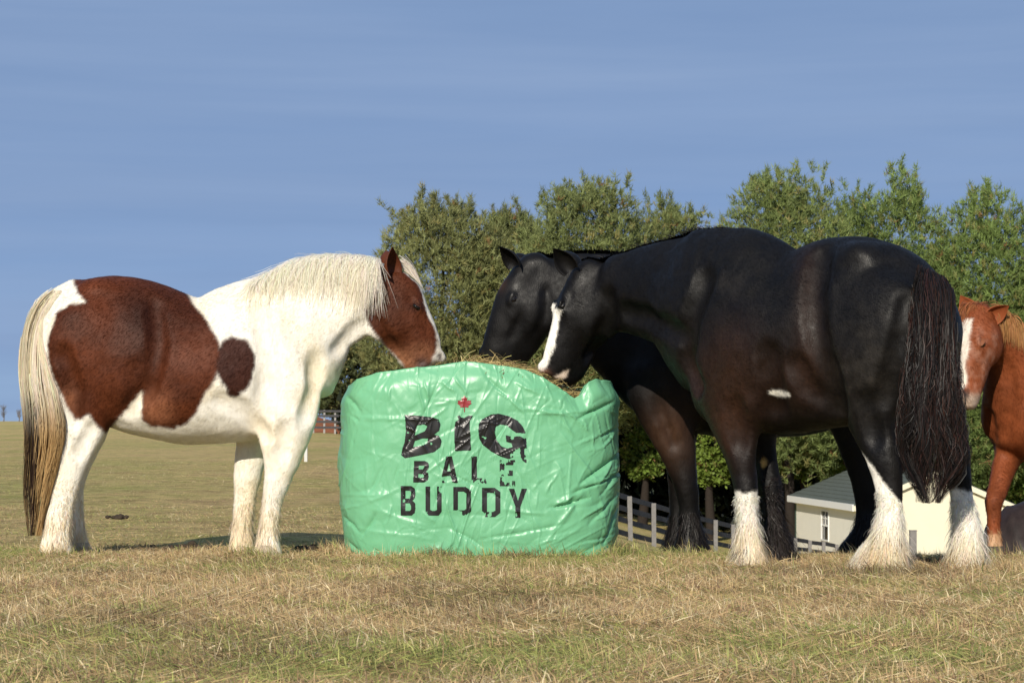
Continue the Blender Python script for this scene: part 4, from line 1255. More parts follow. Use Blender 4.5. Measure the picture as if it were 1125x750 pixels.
    for c, sg_ in zip(eyes, (1, -1)): eye(root, c + lh * sg_ * 0.014, axh * .8 + uph * .4, uph, LID_RED)
    for p in (W(1092, 606, 12.5)[:2], base + B[:2] * .24 + l[:2] * .15, base + B[:2] * 1.5 - l[:2] * .15, base + B[:2] * 1.38 + l[:2] * .15):
        hoof(root, [p[0], p[1], terrain(p[0], p[1])], f, l, 0.066)
    crest = catmull(np.array([W(1066, 336, 12.28), W(1085, 338, 12.34), W(1100, 347, 12.42), W(1112, 358, 12.52), W(1130, 372, 12.7), W(1160, 384, 12.95)]), 8)
    nst = 1500
    u = rng.random(nst) * (len(crest) - 1.01); i0 = u.astype(int)
    t = np.linspace(0, 1, 9)
    P = np.repeat(crest[i0][:, None], 9, 1) + rng.normal(size=(nst, 1, 3)) * 0.012
    ffo = (u < 9)[:, None]
    Lm = np.where(u < 9, 0.05 + 0.07 * rng.random(nst), 0.08 + 0.13 * rng.random(nst))
    out = np.where(ffo, (fh * 0.10)[None], (l * 0.12 + fh * 0.06)[None])
    P += out[:, None] * (np.clip(t * 2, 0, 1) ** 0.7)[None, :, None]
    P[..., 2] += 0.012 * np.sin(np.clip(t * 3, 0, 1) * 3.14)[None] - Lm[:, None] * np.clip(t - 0.12, 0, 1)[None]
    P = smooth_strands(push_out(P, bvh, 0.006), 2)
    cc = np.where(ffo, jit((0.36, 0.13, 0.05), nst, 0.2), jit((0.38, 0.19, 0.07), nst, 0.2))
    hair_obj('mane', [ribbons(P, np.full(nst, 0.004), cc, normal=np.tile([-0.3, -0.9, 0.3], (nst, 1)))], M_HAIR, root, 'flaxen mane and forelock')
    e = base + B[:2] * 1.8
    n = 900
    t = np.linspace(0, 1, 12)
    P = np.array([e[0] - B[0] * .08, e[1] - B[1] * .08, 1.12 + g0])[None, None] + rng.normal(size=(n, 1, 3)) * np.array([.05, .05, .03]) + np.stack([B[0] * .14 * np.sin(t * 1.6), B[1] * .14 * np.sin(t * 1.6), -0.85 * t ** 1.2], 1)[None] * (0.7 + .3 * rng.random((n, 1, 1)))
    hair_obj('tail', [ribbons(push_out(P, bvh), np.full(n, .004), jit((0.4, 0.2, .08), n, .2))], M_HAIR, root)
    def cf(p, n):
        c = jit((0.42, 0.24, 0.12), n, 0.15); return c, c * 1.2
    hair_obj('leg_hair', [feather(V, N, V[:, 2] - g0 < 0.2, 1600, 0.05, cf, out=0.2, width=0.0025)], M_HAIR, root)

build_chestnut()

# ------------------------------------------------------------------ dark horse lying in the grass beyond
def build_resting():
    Y0 = 16.0
    O = W(1160, 600, Y0); O[2] = float(terrain(O[0], O[1]))
    root = empty('resting_horse', O)
    tag(root, 'dark brown horse lying in the grass behind the chestnut foreleg, at right edge', 'horse')
    g = O[2]
    S = Sculpt([O[0] - 0.85, O[1] - 0.8, g - 0.12], [O[0] + 2.1, O[1] + 0.8, g + 1.5], 0.026)
    l = np.array([0, 1.0, 0])
    top = CAMZ - (553 - HY) * Y0 / F - g
    def nd(x, z, rs, rl): return (np.array([O[0] + x, O[1], g + z]), rs, rl, l, 0.1)
    S.tube([nd(-.5, top * .45, .2, .26), nd(-.25, top * .5, top * .5, .36), nd(.2, top * .5, top * .5, .4), (nd(.7, top * .5, top * .5, .4)), nd(1.1, top * .52, top * .46, .33), nd(1.3, top * .6, top * .34, .25)], k=0.05)
    S.tube([nd(1.15, top * .65, .26, .18), nd(1.45, top * .9, .2, .13), nd(1.65, top * 1.2, .15, .1)], k=0.08)
    S.tube([nd(1.62, top * 1.32, .11, .09), nd(1.78, top * 1.2, .12, .1), nd(1.95, top * 1.0, .08, .07), nd(2.0, top * .9, .07, .06)], k=0.05)
    for a, b in (((-.3, -.3), (.25, -.55)), ((1.0, -.2), (.7, -.5))):
        p0 = np.array([O[0] + a[0], O[1] + a[1], g + .2]); p1 = np.array([O[0] + b[0], O[1] + b[1], g + .1]); p2 = np.array([O[0] + a[0] * .6 + b[0] * .1, O[1] + b[1] - .05, g + .06])
        S.tube([(p0, .16, .14, np.array([0, 0, 1.0]), 0), (p1, .08, .08, np.array([0, 0, 1.0]), 0), (p2, .05, .05, np.array([0, 0, 1.0]), 0)], k=0.05)
    V, Q = S.mesh(3)
    c = np.array([0.022, 0.014, 0.012]) * (0.7 + 0.7 * fbm(V, 6, 3, 3))[:, None]
    ears = []
    for sg in (-1, 1):
        b = np.array([O[0] + 1.62, O[1] + sg * .07, g + top * 1.32 + .08]); ev, ef = ear_vf(b, b + np.array([0, sg * .04, .15]), .09, (.8, sg * .5, 0)); ears.append((ev, ef, np.tile([.02, .014, .012], (len(ev), 1))))
    finish_horse(root, V, Q, c, M_COAT_DARK, ears)

build_resting()

# ------------------------------------------------------------------ wrapped bale
BC = np.array([-0.18, 12.62])
HX, HYB = 0.785, 0.74
rim_px = np.array([(330, 440), (368, 436), (372, 426), (385, 417), (410, 409), (450, 404), (480, 401), (510, 396.5), (530, 398.5), (560, 402), (580, 405.5), (600, 414), (620, 426), (637, 437), (645, 433), (652, 420), (660, 416.5), (672, 418), (681, 422), (684, 434), (700, 440)], float)

def rim_height(x, y):
    """rim height round the bag: as seen along the front half, fuller and even at the back"""
    px = CX + x / y * F
    zf = CAMZ - (np.interp(px, rim_px[:, 0], rim_px[:, 1]) - HY) * y / F
    back = sm(BC[1] - 0.35, BC[1] + 0.35, y)
    zb = 0.93 + 0.04 * np.sin(x * 7)
    return zf * (1 - back) + zb * back

crs = []
crng = np.random.default_rng(4)
for k in range(520):
    s = crng.uniform(-1.25, 1.25); z = crng.uniform(0, 1.1)
    right = s > 0.35
    ang = crng.normal(0.45, 0.35) if (right and z < 0.65) else crng.uniform(0, math.pi)
    if crng.random() < 0.25: ang = crng.normal(1.57, 0.25)
    ln = 0.05 + 0.22 * crng.random() ** 2
    wd = 0.0035 + 0.010 * crng.random() ** 1.5
    am = (0.002 + 0.006 * crng.random() ** 2) * (1.35 if right else 1.0) * crng.choice([1, 1, -1])
    crs.append((s, z, ang, ln, wd, am))
def px_crease(x1, y1, x2, y2, wd, am):
    sc = 11.9 / F
    X1, Z1 = (x1 - CX) * sc - BC[0], CAMZ - (y1 - HY) * sc; X2, Z2 = (x2 - CX) * sc - BC[0], CAMZ - (y2 - HY) * sc
    crs.append(((X1 + X2) / 2, (Z1 + Z2) / 2, math.atan2(Z2 - Z1, X2 - X1), math.hypot(X2 - X1, Z2 - Z1) / 2 * 1.25, wd, am))
for q in [(606, 558, 645, 548, .012, -.026), (632, 541, 680, 522, .010, -.034), (640, 530, 681, 500, .012, -.034), (636, 460, 672, 443, .010, -.03), (610, 555, 630, 545, .02, .02), (640, 538, 678, 520, .02, .026),
          (532, 592, 615, 577, .008, -.012), (660, 545, 676, 525, .012, -.018), (668, 598, 682, 560, .012, -.02), (640, 597, 675, 590, .010, -.014), (395, 590, 412, 566, .012, -.02), (375, 570, 392, 585, .01, -.02),
          (378, 598, 390, 610, .01, -.025), (374, 432, 395, 452, .012, -.018), (384, 456, 394, 463, .008, -.014), (402, 510, 404, 545, .008, .008), (460, 425, 466, 452, .008, .012), (466, 420, 472, 440, .008, .01),
          (640, 460, 645, 472, .008, .012), (614, 450, 628, 478, .008, .011), (622, 450, 646, 474, .007, .012), (627, 500, 622, 560, .006, .008), (600, 540, 612, 520, .008, .01), (548, 430, 575, 452, .010, .012),
          (533, 412, 560, 440, .012, -.014), (566, 420, 592, 433, .009, .011), (485, 420, 500, 430, .01, .012), (500, 415, 512, 432, .009, .012), (380, 545, 430, 543, .008, .006), (488, 545, 505, 600, .009, .012), (495, 580, 530, 600, .01, -.012),
          (430, 555, 424, 575, .007, .009), (660, 480, 684, 470, .01, -.014), (676, 455, 683, 500, .012, -.014), (590, 455, 640, 452, .010, .012), (556, 560, 600, 565, .008, .009), (650, 575, 680, 545, .012, -.014), (640, 570, 668, 552, .010, .012)]:
    px_crease(*q)

def bag_point(a, t):
    """a: angle round the bag (front at -pi/2), t: 0 ground .. 1 rim .. 1.1 turned-in lip"""
    n = 4.4
    ca, sa = np.cos(a), np.sin(a)
    r = (np.abs(ca / HX) ** n + np.abs(sa / HYB) ** n) ** (-1 / n)
    x0 = BC[0] + r * ca; y0 = BC[1] + r * sa
    H = rim_height(x0, y0)
    tt = np.clip(t, 0, 1)
    z = H * tt
    prof = 1 - 0.03 * (1 - tt) ** 6 + 0.006 * np.sin(tt * math.pi) - 0.05 * sm(0.86, 1.0, tt) ** 2 - 0.6 * (np.clip(t, 1, 2) - 1)
    z = z - 0.5 * (np.clip(t, 1, 2) - 1) * 0.6
    s_ = ca * r * np.where(sa < 0, 1, -1)
    # outward displacement
    d = 0.022 * (fbm(np.stack([x0 * 1.0, y0, z], -1), 3.0, 6, 2) - 0.5) + 0.010 * (np.abs(fbm(np.stack([x0, y0, z], -1), 7.0, 16, 2) - 0.5) * 2)
    u = np.where(sa < 0, ca * r, np.sign(ca) * (1.6 - np.abs(ca * r)))
    for (cs, cz, an, ln, wd, am) in crs:
        du = u - cs; dz = z - cz
        al = du * math.cos(an) + dz * math.sin(an); pe = -du * math.sin(an) + dz * math.cos(an)
        m = (np.abs(al) < ln) & (np.abs(pe) < wd * 5)
        if not m.any(): continue
        w = np.cos(np.clip(al[m] / ln, -1, 1) * math.pi / 2) ** 0.8
        pp = pe[m] + 0.25 * wd * np.sin(al[m] / ln * 4 + cs * 30)
        d[m] += am * w * np.where(pp > 0, np.exp(-pp / wd), np.exp(pp / (wd * 0.45)))
    nx_, ny_ = np.sign(ca) * np.abs(ca / HX) ** (n - 1) / HX, np.sign(sa) * np.abs(sa / HYB) ** (n - 1) / HYB
    ll = np.hypot(nx_, ny_)
    x = BC[0] + r * prof * ca + nx_ / ll * d; y = BC[1] + r * prof * sa + ny_ / ll * d
    return np.stack([x, y, z + 0.35 * d * sm(0.9, 1, tt)], -1)

def bag_material():
    m, n, b = newmat('green_plastic_film')
    L = n.links
    b.inputs['Roughness'].default_value = 0.37
    b.inputs['Specular IOR Level'].default_value = 0.5
    g = n.nodes.new('ShaderNodeTexCoord')
    t = n.nodes.new('ShaderNodeTexNoise'); t.inputs['Scale'].default_value = 5; t.inputs['Detail'].default_value = 4
    L.new(g.outputs['Object'], t.inputs['Vector'])
    mx = n.nodes.new('ShaderNodeMix'); mx.data_type = 'RGBA'
    mx.inputs[6].default_value = (0.135, 0.395, 0.205, 1); mx.inputs[7].default_value = (0.18, 0.47, 0.265, 1)
    L.new(t.outputs['Fac'], mx.inputs[0]); L.new(mx.outputs[2], b.inputs['Base Color'])
    b.inputs['Subsurface Weight'].default_value = 0.0
    # fine crumple of the film
    mp2 = n.nodes.new('ShaderNodeMapping'); mp2.inputs['Scale'].default_value = (1, 1, 0.75)
    L.new(g.outputs['Object'], mp2.inputs[0])
    wv = n.nodes.new('ShaderNodeTexNoise'); wv.inputs['Scale'].default_value = 7; wv.inputs['Detail'].default_value = 2
    L.new(mp2.outputs[0], wv.inputs['Vector'])
    ad = n.nodes.new('ShaderNodeMixRGB'); ad.inputs[0].default_value = 0.12
    L.new(mp2.outputs[0], ad.inputs[1]); L.new(wv.outputs['Color'], ad.inputs[2])
    vo = n.nodes.new('ShaderNodeTexVoronoi'); vo.feature = 'DISTANCE_TO_EDGE'; vo.inputs['Scale'].default_value = 9
    L.new(ad.outputs[0], vo.inputs['Vector'])
    bp = n.nodes.new('ShaderNodeBump'); bp.inputs['Strength'].default_value = 0.16; bp.inputs['Distance'].default_value = 0.05
    L.new(vo.outputs['Distance'], bp.inputs['Height'])
    n2 = n.nodes.new('ShaderNodeTexNoise'); n2.inputs['Scale'].default_value = 45; n2.inputs['Detail'].default_value = 3; n2.noise_type = 'RIDGED_MULTIFRACTAL'
    L.new(ad.outputs[0], n2.inputs['Vector'])
    bp2 = n.nodes.new('ShaderNodeBump'); bp2.inputs['Strength'].default_value = 0.10; bp2.inputs['Distance'].default_value = 0.004
    vo2 = n.nodes.new('ShaderNodeTexVoronoi'); vo2.feature = 'DISTANCE_TO_EDGE'; vo2.inputs['Scale'].default_value = 21
    L.new(ad.outputs[0], vo2.inputs['Vector'])
    bp2.inputs['Strength'].default_value = 0.08; bp2.inputs['Distance'].default_value = 0.02
    L.new(vo2.outputs['Distance'], bp2.inputs['Height']); L.new(bp.outputs[0], bp2.inputs['Normal'])
    L.new(bp2.outputs[0], b.inputs['Normal'])
    return m

def build_bale():
    loc = np.array([BC[0], BC[1], 0.0])
    root = empty('bale_cover', loc)
    tag(root, 'glossy green plastic bale bag with BIG BALE BUDDY lettering standing between the horses', 'bale cover')
    na, nt_ = 740, 146
    an = np.linspace(0, 2 * math.pi, na, endpoint=False)
    # denser sampling along the front
    an = an - 0.55 * np.cos(an)
    tt = np.concatenate([np.linspace(-0.01, 1, nt_ - 8), np.linspace(1.004, 1.06, 8)])
    A, Tt = np.meshgrid(an, tt, indexing='ij')
    P = bag_point(A.ravel(), Tt.ravel())
    i, j = np.meshgrid(np.arange(na), np.arange(nt_ - 1), indexing='ij'); i = i.ravel(); j = j.ravel(); k = (i + 1) % na
    Q = np.stack([i * nt_ + j, k * nt_ + j, k * nt_ + j + 1, i * nt_ + j + 1], 1)
    bag = mesh_np('bag', P - loc, Q, True, None, bag_material(), root)
    bvh = bvh_of(P, Q)
    ink = mat_simple('black_print', (0.012, 0.012, 0.012), 0.34, 0.5, 0.3, 60)
    redink = mat_simple('red_print', (0.26, 0.03, 0.035), 0.36, 0.5, 0.25, 60)
    cam_o = Vector((0, 0, CAMZ))
    def printed(name, polys, holes, mat, wear, label=None, st=0.42):
        allp = np.concatenate([np.array(p) for p in polys])
        x0, y0 = allp.min(0); x1, y1 = allp.max(0)
        gx_ = np.arange(x0, x1 + st, st); gy_ = np.arange(y0, y1 + st, st)
        X, Yy = np.meshgrid(gx_, gy_, indexing='ij')
        cxm, cym = X[:-1, :-1] + st / 2, Yy[:-1, :-1] + st / 2
        ins = np.zeros(cxm.shape, bool)
        for p in polys: ins |= in_poly(cxm, cym, p)
        for h in holes: ins &= ~in_poly(cxm, cym, h)
        pts = np.stack([cxm, cym, cxm * 0], -1)
        chip = fbm(pts, 0.16, 77, 4) * 0.6 + 0.4 * fbm(pts * np.array([1, 0.35, 1]), 0.5, 12, 2)
        ins &= chip > wear(cxm, cym)
        need = np.zeros(X.shape, bool)
        for a in (0, 1):
            for b in (0, 1):
                need[a:X.shape[0] - 1 + a, b:X.shape[1] - 1 + b] |= ins
        idx = np.full(X.shape, -1); vs = []
        for a, b in np.argwhere(need):
            d = (Vector(W(X[a, b], Yy[a, b], 1.0)) - cam_o).normalized()
            h = bvh.ray_cast(cam_o, d)
            if h[0] is None: continue
            idx[a, b] = len(vs); vs.append(np.array(h[0]) + np.array(h[1]) * 0.0016 - np.array(d) * 0.0012)
        fs = []
        for a, b in np.argwhere(ins):
            q = [idx[a, b], idx[a, b + 1], idx[a + 1, b + 1], idx[a + 1, b]]
            if min(q) >= 0: fs.append(q)
        o = mesh_np(name, np.array(vs) - loc, np.array(fs), True, None, mat, root)
        if label: o['label'] = label
        return o
    def c1(L, ox, oy, s): return [(x / s + ox, y / s + oy) for x, y in L]
    lo = lambda v: (lambda x, y: v)
    big_wear = lambda x, y: 0.28 + 0 * x
    # BIG
    printed('letter', [c1([(465, 410), (560, 415), (650, 425), (698, 440), (712, 475), (702, 518), (668, 545), (700, 552), (720, 588), (710, 630), (668, 664), (600, 680), (500, 700), (468, 706), (443, 685), (450, 640), (465, 600), (475, 520), (470, 440)], 370, 390, 6.25)],
            [c1([(550, 482), (602, 474), (622, 488), (604, 522), (545, 546), (535, 552)], 370, 390, 6.25), c1([(536, 588), (590, 570), (627, 570), (620, 605), (580, 622), (523, 630)], 370, 390, 6.25)], ink, big_wear, 'black letter B of BIG')
    printed('letter', [c1([(828, 418), (846, 412), (852, 428), (876, 430), (900, 416), (934, 415), (925, 434), (914, 450), (912, 500), (919, 560), (920, 652), (810, 657), (808, 500), (814, 458), (838, 442)], 370, 390, 6.25)], [], ink, big_wear, 'black letter I of BIG')
    printed('letter', [c1([(-28, 520), (-24, 470), (0, 438), (60, 406), (110, 401), (180, 418), (240, 448), (276, 488), (298, 535), (232, 532), (200, 510), (168, 481), (120, 475), (90, 490), (84, 530), (96, 580), (130, 625), (170, 640), (206, 630), (200, 604), (164, 592), (160, 548), (204, 560), (250, 555), (300, 570), (305, 650), (302, 742), (262, 712), (232, 690), (180, 712), (120, 692), (60, 660), (0, 612), (-22, 570)], 530, 390, 6.25)], [], ink,
            lambda x, y: 0.28 + 0.26 * sm(482, 500, y) * sm(540, 570, x) + 0.12 * sm(474, 480, y) * sm(484, 478, y), 'black letter G of BIG with worn print')
    # block letters from strokes in a box
    def box_letter(ch, x0, y0, x1, y1, w, sl=0.0):
        w_ = (x1 - x0); h_ = (y1 - y0)
        fx = lambda u, v: (x0 + u * w_ + sl * (0.5 - v) * h_, y0 + v * h_)
        a = w / w_; b = w / h_
        P_ = lambda L: [fx(u, v) for u, v in L]
        if ch == 'B':
            return [P_([(0, 0), (.72, 0), (.95, .09), (1, .25), (.95, .4), (.8, .49), (.97, .58), (1, .75), (.95, .9), (.72, 1), (0, 1)])], [P_([(a, b), (.6, b), (1 - a, .2), (1 - a, .3), (.6, .5 - b * .5), (a, .5 - b * .5)]), P_([(a, .5 + b * .5), (.6, .5 + b * .5), (1 - a, .66), (1 - a, .8), (.6, 1 - b), (a, 1 - b)])]
        if ch == 'A':
            return [P_([(.36, 0), (.66, 0), (1, 1), (1 - a * 1.1, 1), (1 - a * 1.1 - .1, .74), (.34, .74), (a * 1.1, 1), (0, 1)])], [P_([(.5, .24), (.6, .56), (.39, .56)])]
        if ch == 'L':
            return [P_([(0, 0), (a, 0), (a, 1 - b), (1, 1 - b), (1, 1), (0, 1)])], []
        if ch == 'E':
            return [P_([(0, 0), (1, 0), (1, b), (a, b), (a, .5 - b / 2), (.85, .5 - b / 2), (.85, .5 + b / 2), (a, .5 + b / 2), (a, 1 - b), (1, 1 - b), (1, 1), (0, 1)])], []
        if ch == 'U':
            return [P_([(0, 0), (a, 0), (a, .8), (.42, 1 - b), (.58, 1 - b), (1 - a, .8), (1 - a, 0), (1, 0), (1, .85), (.8, 1), (.2, 1), (0, .85)])], []
        if ch == 'D':
            return [P_([(0, 0), (.7, 0), (1, .14), (1, .86), (.7, 1), (0, 1)])], [P_([(a, b), (.6, b), (1 - a, .22), (1 - a, .78), (.6, 1 - b), (a, 1 - b)])]
        if ch == 'Y':
            return [P_([(0, 0), (a * 1.05, 0), (.5, .42), (1 - a * 1.05, 0), (1, 0), (.5 + a / 2, .6), (.5 + a / 2, 1), (.5 - a / 2, 1), (.5 - a / 2, .6)])], []
    for ch, bx, w, sl, wear, word in [('B', (454.5, 506, 471, 529.5), 5.2, .04, lo(.30), 'BALE'), ('A', (483.5, 501, 503, 530), 5.6, 0, lambda x, y: .3 + .22 * sm(518, 526, y), 'BALE'), ('L', (518, 501, 534.5, 531), 6.0, 0, lambda x, y: .32 + .24 * sm(512, 524, y), 'BALE'),
                                      ('E', (549, 505, 566, 533.5), 5.6, 0, lambda x, y: .47 + 0 * x, 'BALE'), ('B', (440.3, 533.5, 456.5, 566), 5.0, 0, lo(.28), 'BUDDY'), ('U', (467.5, 534, 485.3, 566), 5.2, 0, lambda x, y: .28 + .16 * sm(548, 536, y) * sm(478, 484, x), 'BUDDY'),
                                      ('D', (498, 534.5, 517.3, 565.5), 5.2, 0, lambda x, y: .3 + .22 * sm(556, 563, y), 'BUDDY'), ('D', (529.5, 535.5, 549.5, 567.5), 5.4, 0, lambda x, y: .3 + .18 * sm(557, 564, y) * sm(544, 536, x), 'BUDDY'), ('Y', (559, 536.5, 579, 568.5), 5.6, 0, lo(.3), 'BUDDY')]:
        ps, hs = box_letter(ch, *bx, w, sl)
        printed('letter', ps, hs, ink, wear, 'black letter %s of %s' % (ch, word))
    half = [(0, -8.2), (1.5, -5), (3.3, -6), (2.6, -1.6), (4.7, -3.5), (5.2, -2.3), (7.6, -2.7), (6.8, -.4), (8, .6), (4.3, 3.5), (4.8, 5.2), (.55, 4.7), (.6, 10)]
    cx_, cy_ = 510.2, 442.3
    leaf = [(cx_ + x, cy_ + y) for x, y in half] + [(cx_ - x, cy_ + y) for x, y in half[::-1]]
    printed('maple_leaf_emblem', [leaf], [], redink, lo(.22), 'red maple leaf above the letter I', 0.34)
    # hay inside the bag
    hb = empty('hay_bale', loc)
    tag(hb, 'dry tan hay bale showing in the open top of the green bag', 'hay')
    n1, n2 = 64, 20
    V = []
    for rI in np.linspace(0, 1, n2):
        for a in np.linspace(0, 2 * math.pi, n1, endpoint=False):
            r = (abs(math.cos(a) / HX) ** 3 + abs(math.sin(a) / HYB) ** 3) ** (-1 / 3) * rI * 0.9
            x, y = BC[0] + r * math.cos(a), BC[1] + r * math.sin(a)
            V.append((x, y, 0))
    V = np.array(V)
    def hay_z(x, y):
        px = CX + x / y * F
        z = np.interp(px, [380, 430, 480, 520, 560, 590, 615, 640, 680], [.88, .95, 1.0, 1.05, 1.04, 1.0, .93, .90, .87])
        return z - 0.03 * sm(0.45, 0.75, np.hypot(x - BC[0], y - BC[1])) 
    V[:, 2] = hay_z(V[:, 0], V[:, 1]) - 0.03 + 0.03 * (fbm(V, 12, 3, 3) - 0.5)
    i, j = np.meshgrid(np.arange(n2 - 1), np.arange(n1), indexing='ij'); i = i.ravel(); j = j.ravel(); k = (j + 1) % n1
    Q1 = np.stack([i * n1 + j, i * n1 + k, (i + 1) * n1 + k, (i + 1) * n1 + j], 1)
    lowv = V[-n1:].copy(); lowv[:, 2] = 0.03
    Vb = np.concatenate([V, lowv]); o0 = (n2 - 1) * n1; j = np.arange(n1); k = (j + 1) % n1
    Q2 = np.stack([o0 + j, o0 + k, o0 + n1 + k, o0 + n1 + j], 1)
    mesh_np('hay_core', Vb - loc, np.concatenate([Q1[n1:], Q2, Q1[:n1]]), True, None, mat_simple('packed_hay', (0.26, 0.19, 0.09), 0.9, 0.1, 0.5, 60, 0.8, 90), hb)
    n = 7000
    a = rng.random(n) * 2 * math.pi; rr = np.sqrt(rng.random(n)) * 0.92
    r = (np.abs(np.cos(a) / HX) ** 3 + np.abs(np.sin(a) / HYB) ** 3) ** (-1 / 3) * rr
    x = BC[0] + r * np.cos(a); y = BC[1] + r * np.sin(a)
    bz = hay_z(x, y) - 0.02 + 0.035 * rng.random(n)
    az = rng.random(n) * 6.28; el = np.where(rng.random(n) < 0.05, rng.random(n) * 1.0, rng.normal(size=n) * 0.25)
    Ls = 0.05 + 0.13 * rng.random(n)
    t = np.linspace(-0.5, 0.5, 5)
    d = np.stack([np.cos(az) * np.cos(el), np.sin(az) * np.cos(el), np.sin(el)], 1)
    P2 = np.stack([x, y, bz], 1)[:, None] + d[:, None] * (Ls[:, None] * t[None])[..., None]
    P2[..., 2] += -0.15 * Ls[:, None] * (t[None] * 2) ** 2 + np.clip(np.sin(el), 0, 1)[:, None] * Ls[:, None] * 0.5
    P2[..., 0] += 0.02 * rng.normal(size=(n, 1)) * t[None] ** 2 * 4
    pal = np.array([[.50, .37, .15], [.60, .47, .22], [.40, .30, .12], [.33, .30, .10], [.28, .19, .09]])
    c = pal[rng.integers(0, 5, n)] * (0.75 + 0.5 * rng.random((n, 1)))
    s_ = ribbons(P2, 0.0025 + 0.003 * rng.random(n), c, None, 0.3)
    ho = mesh_np('loose_hay', s_[0] - loc, s_[1], True, s_[2], M_HAY, hb); ho['kind'] = 'stuff'

build_bale()

# ------------------------------------------------------------------ trees
def tree(name, label, cpx, Y, top_py, bot_py, half_px, seed, tufts=5200, dark=0.0, depth=None, kind='pine', group='trees behind the horses', green=(0.105, 0.135, 0.045), lumps=26):
    r = np.random.default_rng(seed)
    c = W(cpx, top_py, Y); top = c[2]
    zb = CAMZ - (bot_py - HY) * Y / F
    gz_ = float(terrain(c[0], Y))
    RX = half_px * Y / F; RY = RX * 0.9 if depth is None else depth
    root = empty(name, (c[0], Y, gz_))
    tag(root, label, 'tree', group)
    loc = np.array([c[0], Y, gz_])
    H = top - zb; zc = zb + H * 0.45
    # the crown is a heap of clumps of different size filling a domed volume
    L = []
    for k in range(lumps):
        th = r.uniform(0, 2 * math.pi); ph = r.uniform(-1, 1)
        q = (1 - abs(ph) ** 2.6) ** 0.5
        rad = r.uniform(0.62, 0.95)
        lr_ = r.uniform(0.13, 0.26) * RX
        p = np.array([c[0] + (RX - lr_) * rad * q * math.cos(th), Y + (RY - lr_) * rad * q * math.sin(th), zc + (H * (0.55 if ph > 0 else 0.45) - lr_) * r.uniform(.8, 1) * ph])
        L.append((p, lr_))
    ws = np.array([q[1] ** 2 for q in L]); ws /= ws.sum()
    tufts = int(tufts * 1.15)
    nl = int(tufts * 0.38)
    which = r.choice(len(L), nl, p=ws)
    ctr = np.array([L[w][0] for w in which]); lr = np.array([L[w][1] for w in which])
    d = r.normal(size=(nl, 3)); d[:, 2] += 0.3; d[:, 1] -= 0.2; d /= np.linalg.norm(d, axis=1)[:, None]
    pos = ctr + d * (lr * (0.35 + 0.75 * r.random(nl) ** 0.6))[:, None] * np.array([1, 1, 1.05])
    # boughs filling the dome between the clumps, with an uneven outline
    ns_ = tufts - nl
    ph = r.uniform(-0.95, 1, ns_); th = np.where(r.random(ns_) < 0.7, r.uniform(math.pi, 2 * math.pi, ns_), r.uniform(0, 2 * math.pi, ns_))
    q = np.sqrt(np.clip(1 - np.abs(ph) ** 2.4, 0, 1))
    dv = np.stack([q * np.cos(th), q * np.sin(th), ph], 1)
    bump_ = 0.74 + 0.42 * fbm(dv + seed * 3.1, 2.6, seed, 3)
    rr_ = bump_ * (0.5 + 0.5 * r.random(ns_) ** 0.45)
    hole = fbm(dv + seed * 1.7, 4.2, seed + 40, 2) > 0.28
    p2 = np.array([c[0], Y, zc]) + dv * rr_[:, None] * np.stack([np.full(ns_, RX), np.full(ns_, RY), np.where(ph > 0, H * 0.55, H * 0.45)], 1)
    p2, dv = p2[hole], dv[hole]
    near_l = np.argmin(((p2[:, None, :] - np.array([q_[0] for q_ in L])[None]) ** 2).sum(-1), axis=1)
    pos = np.concatenate([pos, p2]); d = np.concatenate([d, dv]); which = np.concatenate([which, near_l])
    keep = pos[:, 2] > terrain(pos[:, 0], pos[:, 1]) + 0.15
    pos, d, which = pos[keep], d[keep], which[keep]
    nsh = 60 if kind == 'pine' else 0
    ax = d * 0.55 + np.array([0, 0, 0.75]) + r.normal(size=pos.shape) * 0.3
    if nsh:
        hi = np.argsort(pos[:, 2] - 0.35 * (pos[:, 0] - c[0]) ** 2 / RX)[-nsh * 8:]
        hi = r.choice(hi, nsh, replace=False)
        for h in hi:
            m = int(r.integers(3, 8))
            base = pos[h]; dv = np.array([0.04 * r.normal(), 0.04 * r.normal(), 0.12])
            st = np.array([base + dv * (q + 1) for q in range(m)])
            pos = np.concatenate([pos, st]); ax = np.concatenate([ax, np.tile([0, 0, 1.0], (m, 1)) + 0.2 * r.normal(size=(m, 3))]); which = np.concatenate([which, np.full(m, which[h])])
    ax /= np.linalg.norm(ax, axis=1)[:, None]
    n = len(pos); nb = 9 if kind == 'pine' else 6
    if kind == 'pine':
        ln, wd, spread = 0.33, 0.05, 0.6
    else:
        ln, wd, spread = 0.27, 0.13, 1.1
    bd = ax[:, None] + spread * r.normal(size=(n, nb, 3)); bd /= np.linalg.norm(bd, axis=2)[..., None]
    bl = ln * (0.6 + 0.7 * r.random((n, nb, 1))) * (0.8 + 0.4 * r.random((n, 1, 1)))
    b0 = pos[:, None] + r.normal(size=(n, nb, 3)) * 0.05
    sd = np.cross(bd, r.normal(size=(n, nb, 3))); sd /= np.linalg.norm(sd, axis=2)[..., None]
    w2 = wd * (0.7 + 0.6 * r.random((n, nb, 1))) * 0.5
    if kind == 'pine':
        Vt = np.stack([b0 - sd * w2, b0 + sd * w2, b0 + bd * bl], 2).reshape(-1, 3); nv = 3
    else:
        Vt = np.stack([b0, b0 + bd * bl * .5 + sd * w2, b0 + bd * bl, b0 + bd * bl * .5 - sd * w2], 2).reshape(-1, 3); nv = 4
    Q = np.arange(len(Vt)).reshape(-1, nv)
    g = np.array(green) * np.array([0.95, 1.02, 0.98])
    tc_ = g * (0.65 + 0.6 * r.random((n, 1))) * (1 + 0.3 * (r.random(len(L))[which][:, None] - 0.5))
    yel = (r.random((n, 1)) < 0.16) * r.random((n, 1))
